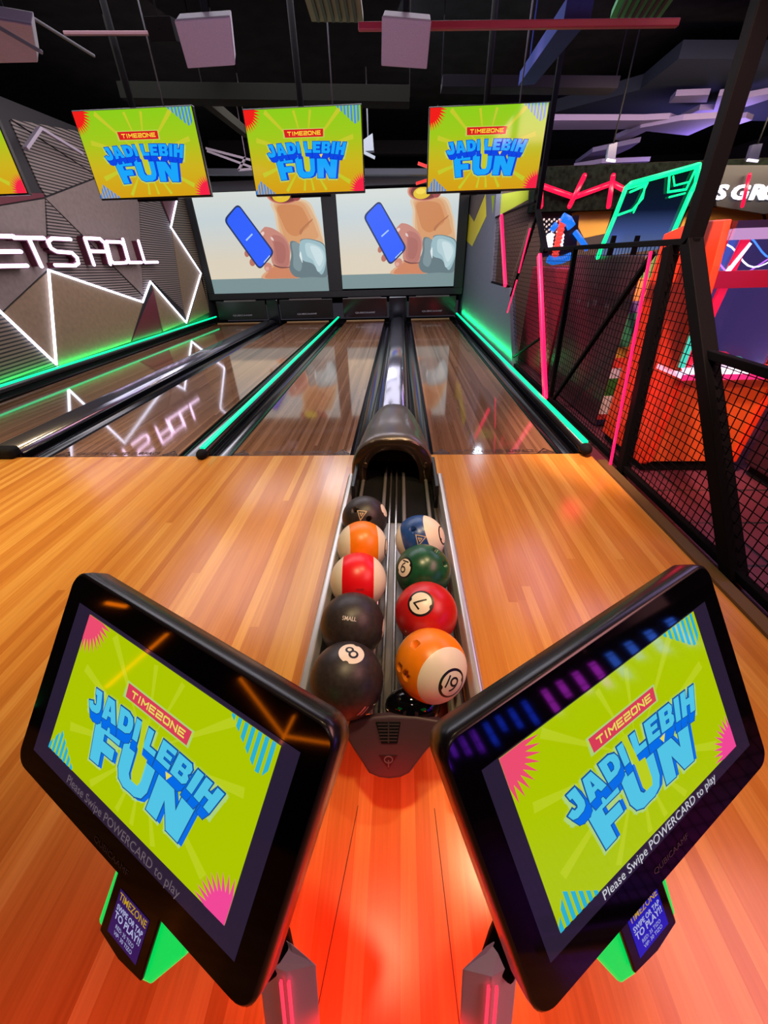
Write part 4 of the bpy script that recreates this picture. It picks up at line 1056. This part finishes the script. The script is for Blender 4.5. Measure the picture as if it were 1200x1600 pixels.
def gl(pts, r=.014):
    pp = [PY(x, y, GY - .03) for x, y in pts]
    for a, q in zip(pp, pp[1:]): b.tube([a, q], r, 8)
    for q in pp: b.sphere(q, r, 8, 6)
gl([(934, 402), (960, 340), (978, 294), (986, 287), (1092, 258), (1088, 285), (1080, 300), (1042, 386)], .022)
gl([(985, 300), (1008, 290), (1004, 310), (988, 328), (966, 336)], .010); gl([(978, 296), (1012, 286), (990, 332)], .008)
gl([(1046, 274), (1044, 300), (1072, 296), (1088, 262)], .010); gl([(1052, 276), (1054, 290), (1078, 284)], .008); gl([(1042, 272), (1090, 256)], .012); gl([(1046, 308), (1070, 302)], .008)
b.obj('neon_outline', nb, t, label='glowing green neon outline')
b = MB()
for px in (948, 985):
    b.prism([PY(x, y, GY - .04) for x, y in ((px, 402), (px + 10, 368), (px + 16, 368), (px + 8, 402))], (0, .03, 0))
b.obj('board_bracket', matte_black, t)
# --- farther dark red cabinet with a light figure on top
t = thing('arcade_cabinet', 'dark red arcade cabinet topped by a blue and red light figure', 'arcade machine', (2.7, 6.9, 0))
b = MB(); b.box(2.2, 3.2, 6.0, 7.6, 0, 1.42, 0); b.obj('body', mat('cabinet_dark_red', (150, 18, 44), .45), t, bevel=.015)
RY = 6.9
b = MB(); b.prism([PY(x, y, RY) for x, y in ((846, 343), (905, 336), (900, 396), (846, 402))], (0, .08, 0)); b.obj('marquee_panel', mat('marquee_dark', (18, 18, 26), .3), t)
b = MB()
for k in range(9): b.sphere(PY(879 - 1.6 * k * .9, 346 + 6.5 * k, RY - .05), .05, 10, 6, 0, (1.1, .8, .7))
b.obj('light_spine', mat('spine_red', (90, 10, 10), .3, 0, (255, 70, 60), 1.1), t)
b = MB()
for s in (-1, 1):
    for k in range(4): b.sphere(PY(868 + s * 8 - k * .7, 368 + 5.5 * k, RY - .03), .04, 8, 6, 0, (1.4, .8, .8))
b.obj('white_lights', mat('bulb_white', (200, 200, 210), .3, 0, (240, 240, 255), 1.6), t)
b = MB()
def bl(pts, r):
    pp = [PY(x, y, RY - .06) for x, y in pts]; b.tube(pp, r, 8)
bl([(878, 340), (888, 345), (893, 355)], .06); bl([(862, 360), (870, 350)], .04); bl([(898, 362), (908, 375), (918, 390)], .035); bl([(856, 404), (864, 408), (878, 406), (892, 400)], .05)
b.obj('blue_arms', mat('arm_blue', (10, 40, 120), .3, 0, (20, 120, 235), 1.1), t)
b = MB()
for k in range(30):
    q = PY(850 + (k % 8) * 4, 343 + (k // 8) * 8 + (k % 2) * 3, RY - .012); b.sphere(q, .014, 6, 4)
b.obj('small_lights', mat('tiny_bulb', (200, 180, 160), .3, 0, (225, 205, 190), .9), t)
# --- lit sign
sy = AY - .46
t = thing('wall_sign', 'glowing white letters on the dark fascia above the far arcade wall', 'sign', PY(1160, 312, sy))
for ch, x0, x1 in (("'", 1092, 1098), ('S', 1118, 1138), ('G', 1146, 1172), ('R', 1173, 1194), ('O', 1195, 1216)):
    b = MB(); vs, fs, tw, th = text_tris(ch, .035, .35)
    for f in fs:
        b.prism([PY((x0 + x1) / 2 + vs[q][0] * (x1 - x0 + 4) / tw, 300 - vs[q][1] * (24 if ch != "'" else 11) / th - (6 if ch == "'" else 0), sy) for q in f], (0, .03, 0))
    b.obj('letter', mat('sign_white', (230, 230, 240), .3, 0, (240, 242, 255), 2.5), t)
def ptube(pts, label, y=AY - .5, r=.045):
    b = MB(); pp = [PY(x, yy, y) for x, yy in pts]
    for a, q in zip(pp, pp[1:]): b.tube([a, q], r, 8)
    for q in pp: b.sphere(q, r, 8, 6)
    tag(b.obj('neon_tube', mat('pink_tube', (80, 0, 20), .3, 0, (255, 20, 70), 1.2)), label, 'neon light')
ptube([(846, 290), (897, 308), (957, 286), (985, 302)], 'long wavy pink neon tube on the dark foliage wall')
ptube([(845, 292), (845, 322)], 'short upright pink neon tube beside the television nearest the fence', AY - .64)
ptube([(913, 275), (890, 322)], 'slanted pink neon tube crossing the low point of the wavy pink tube', AY - .64)
ptube([(958, 275), (951, 322)], 'upright pink neon tube crossing the peak of the wavy pink tube', AY - .64)
ptube([(1127, 273), (1118, 292)], 'short slanted pink neon tube above the S of the white sign', AY - .5, .03)
ptube([(1171, 273), (1160, 322)], 'long slanted pink neon tube across the G of the white sign', AY - .5, .03)

# --- machines seen only as reflections in the right console, beyond the fence
for i, (y0, y1, c, l) in enumerate([(-4.2, -3.3, (120, 40, 220), 'violet-lit cabinet, farthest back beyond the fence'), (-3.2, -2.3, (30, 60, 230), 'deep blue-lit cabinet beyond the fence, next to the violet one'),
                                   (-2.15, -1.35, (200, 50, 220), 'magenta-lit cabinet beyond the fence'), (-1.2, -.3, (60, 110, 240), 'pale blue-lit cabinet beyond the fence, nearest the lanes')]):
    t = thing('arcade_cabinet', l, 'arcade machine', (5.0, (y0 + y1) / 2, 0), 'lit cabinets in the rear arcade')
    b = MB(); b.prism([V((x, y0, z)) for x, z in ((4.5, 0), (5.4, 0), (5.4, 2), (4.8, 2), (4.75, 1.3), (4.5, 1.0))], (0, y1 - y0, 0)); b.obj('body', dark_side, t, bevel=.02)
    b = MB(); b.prism([V((4.74, y0 + .06, 1.32)), V((4.79, y0 + .06, 1.9)), V((4.79, y1 - .06, 1.9)), V((4.74, y1 - .06, 1.32))], (-.02, 0, 0)); b.obj('screen', mat('rear_scr_%d' % i, (0, 0, 0), .2, 0, c, 5.), t)
    b = MB()
    for k in range(7): b.box(4.46, 4.5, y0 + .05 + k * .12, y0 + .12 + k * .12, .66 + .05 * (k % 3), .99, k % 2)
    b.obj('light_panel', [mat('rear_pan_%d' % i, (0, 0, 0), .2, 0, c, 5.), mat('rear_pan_dark', (40, 36, 60), .2)], t)

# --- orange neon on the left wall behind the camera, mirrored in the left console
def mirror_left(px, py, x=-5.93):
    yaw, tilt, roll = PL[3:6]; e = V((math.cos(yaw), math.sin(yaw), 0)); nh = V((math.sin(yaw), -math.cos(yaw), 0)); up = V((0, 0, 1))
    n = nh * math.cos(tilt) + up * math.sin(tilt); u = up * math.cos(tilt) - nh * math.sin(tilt); n = n.normalized()
    q = PN(px, py, V(PL[:3]), n); d = (q - CAM).normalized(); r = d - n * 2 * d.dot(n)
    return q + r * ((x - q.x) / r.x)
orange_led = mat('orange_led', (120, 50, 0), .3, 0, (255, 120, 10), 9.)
for pts, l in (([(165, 1075), (262, 990)], 'single slanted orange neon tube on the rear left wall'), ([(375, 1060), (443, 1150), (523, 1163)], 'bent orange neon tube on the rear left wall'),
               ([(460, 1118), (438, 1163)], 'short orange neon tube crossing the bent one'), ([(165, 942), (198, 948)], 'shortest orange neon tube, nearest the lanes on the left wall')):
    b = MB(); pp = [mirror_left(*p, -5.85 if 'crossing' in l else -5.93) for p in pts]
    for a, q in zip(pp, pp[1:]): b.tube([a, q], .022, 8)
    tag(b.obj('neon_tube', orange_led), l, 'neon light')

# ================================================================== CEILING FITTINGS
white_box = mat('speaker_grille', (150, 138, 148), .7, noise=.1, nscale=200)
white_case = mat('speaker_case', (170, 168, 180), .5)
def speaker(face, label, depth=.09, y=3.6):
    q = [PY(px, py, y + dy) for px, py, dy in face]
    n = (q[1] - q[0]).cross(q[3] - q[0]).normalized()
    if n.y > 0: n = -n
    c = sum(q, V()) / 4
    t = thing('ceiling_speaker', label, 'speaker', c - n * depth)
    b = MB(); b.prism(q, n * .02); b.obj('grille', white_box, t, bevel=.006)
    b = MB(); b.loft([[c + (p - c) * .94 - n * depth for p in q], [c + (p - c) * .98 - n * .01 for p in q], [p - n * .002 for p in q]], 0, False); b.obj('case', white_case, t, bevel=.006)
    b = MB(); b.tube([c - n * depth * .8, V((c.x, c.y + .12, 4.6))], .02, 8); b.obj('bracket', matte_black, t)
speaker([(273, 30, -.06), (360, 24, -.06), (368, 100, .06), (294, 105, .06)], 'white square speaker above the television in front of the patterned wall')
speaker([(597, 24, -.06), (674, 31, -.06), (667, 106, .06), (596, 101, .06)], 'white square speaker above the middle of the ball return')
speaker([(-42, 20, -.1), (50, 36, -.1), (60, 94, .1), (-30, 96, .1)], 'white square speaker cut off by the top left edge of the photo')
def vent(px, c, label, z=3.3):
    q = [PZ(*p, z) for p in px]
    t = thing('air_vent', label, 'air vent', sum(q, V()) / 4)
    fm = mat('vent_' + label[:6].strip(), c, .6)  # green and yellow light on the vents is put into the frame colour
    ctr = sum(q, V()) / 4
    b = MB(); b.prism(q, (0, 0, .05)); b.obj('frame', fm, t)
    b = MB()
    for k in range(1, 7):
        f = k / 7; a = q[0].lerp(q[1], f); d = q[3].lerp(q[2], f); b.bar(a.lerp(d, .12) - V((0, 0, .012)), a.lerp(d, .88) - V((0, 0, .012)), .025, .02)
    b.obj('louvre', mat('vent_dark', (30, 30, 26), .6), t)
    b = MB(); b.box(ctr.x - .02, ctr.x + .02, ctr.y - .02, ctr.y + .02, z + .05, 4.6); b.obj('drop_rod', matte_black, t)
vent([(472, -15), (562, -15), (568, 35), (487, 34)], (104, 100, 70), 'olive square air vent above the middle television')
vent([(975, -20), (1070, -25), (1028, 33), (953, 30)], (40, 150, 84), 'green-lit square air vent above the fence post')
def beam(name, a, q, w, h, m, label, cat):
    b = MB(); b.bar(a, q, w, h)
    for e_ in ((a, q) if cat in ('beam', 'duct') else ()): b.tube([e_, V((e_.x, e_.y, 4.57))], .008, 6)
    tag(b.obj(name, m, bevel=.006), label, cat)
dk = mat('duct_grey', (34, 35, 30), .95, spec=.04); dk2 = mat('duct_dark', (22, 20, 21), .95, spec=.04)
beam('ceiling_beam', PY(195, 146, 7.5), PY(640, 152, 7.5), .3, .16, dk, 'grey beam across the dark ceiling just above the left televisions', 'beam')
beam('ceiling_beam', PY(330, 232, 13.0), PY(670, 232, 13.0), .3, .25, dk2, 'dark beam above the two big screens', 'beam')
beam('ceiling_beam', PY(310, 269, 12.8), PY(680, 269, 12.8), .2, .12, mat('beam_bluegrey', (84, 88, 98), .6), 'blue-grey ledge just above the two big screens', 'beam')
beam('ceiling_beam', PY(320, 155, 7.6), PY(385, 208, 9.5), .12, .12, dk, 'slanted grey brace between the first two televisions', 'beam')
beam('pipe', PY(560, 42, 4.2), PY(1060, 36, 4.2), .04, .04, mat('pipe_maroon', (150, 40, 62), .5), 'maroon pipe across the top of the dark ceiling', 'pipe')
beam('pipe', PY(100, 52, 5.8), PY(240, 52, 5.8), .03, .03, mat('pipe_pale', (150, 110, 116), .5), 'thin pale pipe left of the white speaker', 'pipe')
beam('air_duct', PY(905, 12, 4.6), PY(824, 122, 7.0), .2, .12, mat('duct_blue', (50, 60, 116), .9, spec=.04), 'blue slanted duct above the television nearest the fence', 'duct')
beam('air_duct', PY(690, 132, 8.0), PY(960, 134, 8.0), .3, .12, mat('duct_violet_grey', (26, 24, 28), .95, spec=.04), 'grey duct behind the pole of the television nearest the fence', 'duct')
beam('air_duct', PY(250, 45, 5.5), PY(340, 82, 7.5), .25, .15, dk2, 'dark duct beside the white speaker', 'duct')
beam('cable_tray', PY(-10, 38, 3.2), PY(66, 82, 3.2), .02, .02, mat('rod_grey', (90, 88, 90), .5), 'thin grey rod at the cut-off speaker', 'rod')
beam('cable_tray', PY(48, 26, 4.5), PY(148, 88, 5.0), .02, .02, mat('rod_grey', ()), 'longer thin grey rod right of the cut-off speaker', 'rod')
for px0, py0, px1, py1, px2, py2, l in ((22, 232, 62, 200, 130, 240, 'bent white tube frame on the upper left wall'),):
    b = MB(); q = [PX(40, 232, LWX + .2), PX(62, 200, LWX + .25), PX(128, 240, LWX + .2)]; b.bar(q[0], q[1], .08, .04); b.bar(q[1], q[2], .05, .04); tag(b.obj('tube_frame', mat('frame_lilac', (150, 138, 150), .5)), l, 'tube light')
b = MB()
for a, q in (((322, 232), (392, 250)), ((324, 236), (395, 262)), ((384, 246), (373, 266)), ((373, 266), (395, 264))): b.bar(PY(*a, 11.5), PY(*q, 11.5), .06, .04)
q = PY(384, 248, 11.5); b.tube([q, V((q.x, q.y, 4.6))], .01, 6); tag(b.obj('tube_frame', mat('frame_lilac', ())), 'white tube frame hanging between the first two televisions', 'tube light')
b = MB(); b.prism([PY(x, y, 10.5) for x, y in ((568, 218), (582, 208), (584, 235), (568, 236))], (0, .2, 0)); b.bar(PY(568, 238, 10.5), PY(586, 247, 10.5), .06, .05); q = PY(575, 214, 10.6); b.tube([q, V((q.x, q.y, 4.6))], .015, 6); tag(b.obj('projector', mat('projector_grey', (120, 126, 128), .5)), 'small pale projector right of the middle television', 'projector')
for (a, q, l) in (((653, 255), (672, 262), 'upper short red tube left of the television nearest the fence'), ((650, 287), (672, 280), 'lower short red tube left of the television nearest the fence')):
    b = MB(); b.bar(PY(*a, 11), PY(*q, 11), .05, .05); tag(b.obj('neon_tube', mat('red_tube', (90, 10, 10), .3, 0, (240, 40, 30), .9)), l, 'neon light')
# slab and floating baffles over the arcade
soffit = mat('soffit_bluegrey', (44, 48, 60), .95, spec=.04); baf = mat('baffle_lilac', (128, 116, 158), .6)
b = MB(); b.prism([PZ(x, y, 4.1) for x, y in ((850, 180), (1000, 140), (1060, 92), (1200, 92), (1250, 190), (990, 186), (985, 182))], (0, 0, .2)); tag(b.obj('ceiling_soffit', soffit), 'blue-grey ceiling slab over the arcade', 'ceiling panel')
bl_ = [([(862, 188), (1005, 188), (1045, 186), (1080, 198), (980, 202), (860, 203)], 'long lilac strip baffle over the arcade', 3.6),
       ([(1000, 200), (1066, 188), (1130, 184), (1130, 188), (1075, 212), (1010, 205), (975, 222), (960, 218)], 'branching lilac baffle over the neon-edged board', 3.55),
       ([(1055, 150), (1108, 148), (1104, 160), (1045, 161)], 'small lilac slab baffle above the branching baffle', 3.9),
       ([(1122, 150), (1145, 147), (1135, 184), (1080, 190), (1062, 186), (1092, 172), (1115, 172)], 'hook-shaped lilac baffle beside the tall fence post', 3.85),
       ([(1155, 155), (1210, 145), (1212, 152), (1172, 165), (1155, 170)], 'lilac baffle right of the tall fence post', 3.8),
       ([(898, 257), (925, 238), (1000, 222), (985, 232), (950, 248), (912, 258)], 'dim pink-grey baffle left of the neon-edged board', 3.45),
       ([(896, 262), (940, 255), (1015, 252), (985, 264), (950, 272), (898, 272)], 'lowest lilac baffle above the wavy pink tube', 3.3),
       ([(1145, 187), (1165, 184), (1175, 188), (1150, 196)], 'little lilac baffle right of the hook-shaped one', 3.7)]
for pts, l, z in bl_:
    b = MB(); b.prism([PZ(x, y, z) for x, y in pts], (0, 0, .08)); tag(b.obj('ceiling_baffle', baf), l, 'ceiling baffle', 'lilac ceiling baffles over the arcade')
for pts, l in ((((948, 250), (952, 226), (965, 222), (961, 252)), 'dark hanging panel lamp left of the neon-edged board'), (((1168, 250), (1176, 226), (1192, 224), (1184, 252)), 'dark hanging panel lamp above the white sign')):
    t = thing('pendant_lamp', l, 'lamp', PY(*pts[0], 8.0))
    b = MB(); b.prism([PY(x, y, 8.0) for x, y in pts], (0, .06, 0)); b.obj('lamp_body', mat('lamp_slate', (40, 42, 62), .4), t)
    b = MB(); b.bar(PY(*pts[0], 7.98), PY(*pts[3], 7.98), .03, .03); b.obj('lamp_edge', mat('lamp_edge_glow', (200, 200, 210), .4, 0, (205, 200, 225), .9), t)
    b = MB(); m_ = (PY(*pts[1], 8.0) + PY(*pts[2], 8.0)) / 2; b.tube([m_, V((m_.x, m_.y, 4.6))], .01, 6); b.obj('cord', matte_black, t)

# --- spotlight fitting whose glint shows on the lane
SP = V((2.12, 9.6, 2.92))
t = thing('spotlight', 'small bright ceiling spotlight hidden behind the television nearest the fence', 'spotlight', SP)
b = MB(); b.sphere(SP, .10, 16, 10); b.obj('lens', mat('spot_lens', (255, 255, 255), .3, 0, (215, 235, 255), 60.), t)
b = MB(); b.tube([SP + V((0, .04, .03)), SP + V((0, .2, .12))], [.12, .09], 14); b.tube([SP + V((0, .12, .1)), SP + V((0, .12, 1.68))], .012, 8); b.obj('can', matte_black, t)

# ================================================================== LIGHT
def spot(loc, tgt, e, col, size=70, blend=.8, r=.12):
    l = bpy.data.lights.new('spot', 'SPOT'); l.energy = e; l.color = lin(col); l.spot_size = math.radians(size); l.spot_blend = blend; l.shadow_soft_size = r
    o = bpy.data.objects.new('spot', l); COL.objects.link(o); o.location = loc
    o.rotation_euler = (V(tgt) - V(loc)).to_track_quat('-Z', 'Y').to_euler(); return o
def area(loc, tgt, e, col, sx, sy):
    l = bpy.data.lights.new('area', 'AREA'); l.energy = e; l.color = lin(col); l.shape = 'RECTANGLE'; l.size = sx; l.size_y = sy
    o = bpy.data.objects.new('area', l); COL.objects.link(o); o.location = loc
    o.rotation_euler = (V(tgt) - V(loc)).to_track_quat('-Z', 'Y').to_euler(); return o
def point(loc, e, col, r=.05):
    l = bpy.data.lights.new('point', 'POINT'); l.energy = e; l.color = lin(col); l.shadow_soft_size = r
    o = bpy.data.objects.new('point', l); COL.objects.link(o); o.location = loc; return o
warm = (255, 222, 166)
spot((-2.6, 1.4, 4.4), (-2.5, 2.2, 0), 560, warm, 66)
spot((1.0, 1.4, 4.4), (.95, 2.0, 0), 270, warm, 60)
spot((-.2, .6, 4.4), (-.1, 1.5, .3), 330, warm, 40)
spot((-5.6, 1.2, 4.4), (-4.6, 1.9, 0), 800, warm, 70)
# lane wash
area((-2.0, 7.5, 4.3), (-2.0, 7.5, 0), 480, (222, 218, 230), 6, 6)
area((-3.0, 9.0, 4.3), (-6.0, 9.5, 1.2), 100, (230, 210, 205), 2, 5)
area((-.5, 9.0, 4.3), (1.9, 9.5, 1.2), 190, (215, 220, 240), 2, 4)
# red glow thrown on the floor by the console posts
spot((-.02, .0, .46), (-.02, .10, 0), 24, (255, 4, 4), 126, .6, .10)
spot((-.75, -.30, .60), (-.8, .05, 0), 15, (255, 20, 6), 130, .8, .05)
spot((.78, -.30, .60), (.8, .05, 0), 15, (255, 20, 6), 130, .8, .05)
spot((.0, -1.5, 3.6), (-.02, .2, .2), 34, (255, 225, 215), 22, .6, .25)  # unseen pale fill added to lift the posts and nearby floor
# green light strips against the walls
area((-5.93, 6.0, .19), (-6.2, 6.0, .32), 26, (0, 255, 120), 14, .03)
area((1.83, 10.0, .14), (2.1, 10.0, .30), 40, (0, 255, 130), 6.6, .03)
# arcade
spot((.7, 2.0, 4.3), (2.1, 3.4, 1.0), 1800, (255, 205, 185), 36, .6)  # unseen lane-side lamp added to brighten the prize machine's side panel
spot((2.5, .4, 4.3), (2.5, 3.0, .5), 330, (255, 200, 160), 36, .6)  # another added lamp, for the machine's front panel
spot((.4, 5.4, 4.3), (2.2, 6.3, .8), 520, (255, 190, 195), 34, .7)  # unseen pinkish lamp added to bring up the dark red cabinet
point((1.75, 3.3, .6), 3, (255, 30, 70), .1)
area((3.6, 5.5, 4.2), (3.2, 6, 0), 130, (200, 170, 235), 2.5, 4)
area((7.5, 12.0, 3.05), (7.0, 12.5, 4.2), 90, (190, 165, 255), 4, 1)
area((4.0, 6.2, 3.0), (4.2, 8.0, 4.2), 30, (190, 165, 255), 2, 1)
area((5.5, 8.0, 3.2), (5.0, 10, 1.6), 230, (255, 225, 190), 6, .5)  # unseen lamp added so the ochre band shows
area((3.4, 0.0, 4.2), (3.4, 0.5, 0), 170, (255, 170, 170), 2, 3)  # added lamp lifting the rear arcade floor mirrored in the right console
# unseen fill lamp added below to brighten the ceiling speakers
area((-.8, 1.6, 1.9), (-.8, 3.6, 2.75), 24, (205, 205, 255), 2.6, .3)
w = bpy.data.worlds.new('world'); sc.world = w; w.use_nodes = True
w.node_tree.nodes['Background'].inputs[0].default_value = (.10, .09, .12, 1); w.node_tree.nodes['Background'].inputs[1].default_value = .25

vs_ = sc.view_settings
sc.display_settings.display_device = 'sRGB'
vs_.view_transform = 'Standard'; vs_.look = 'None'; vs_.exposure = 0; vs_.gamma = 1; vs_.use_curve_mapping = False
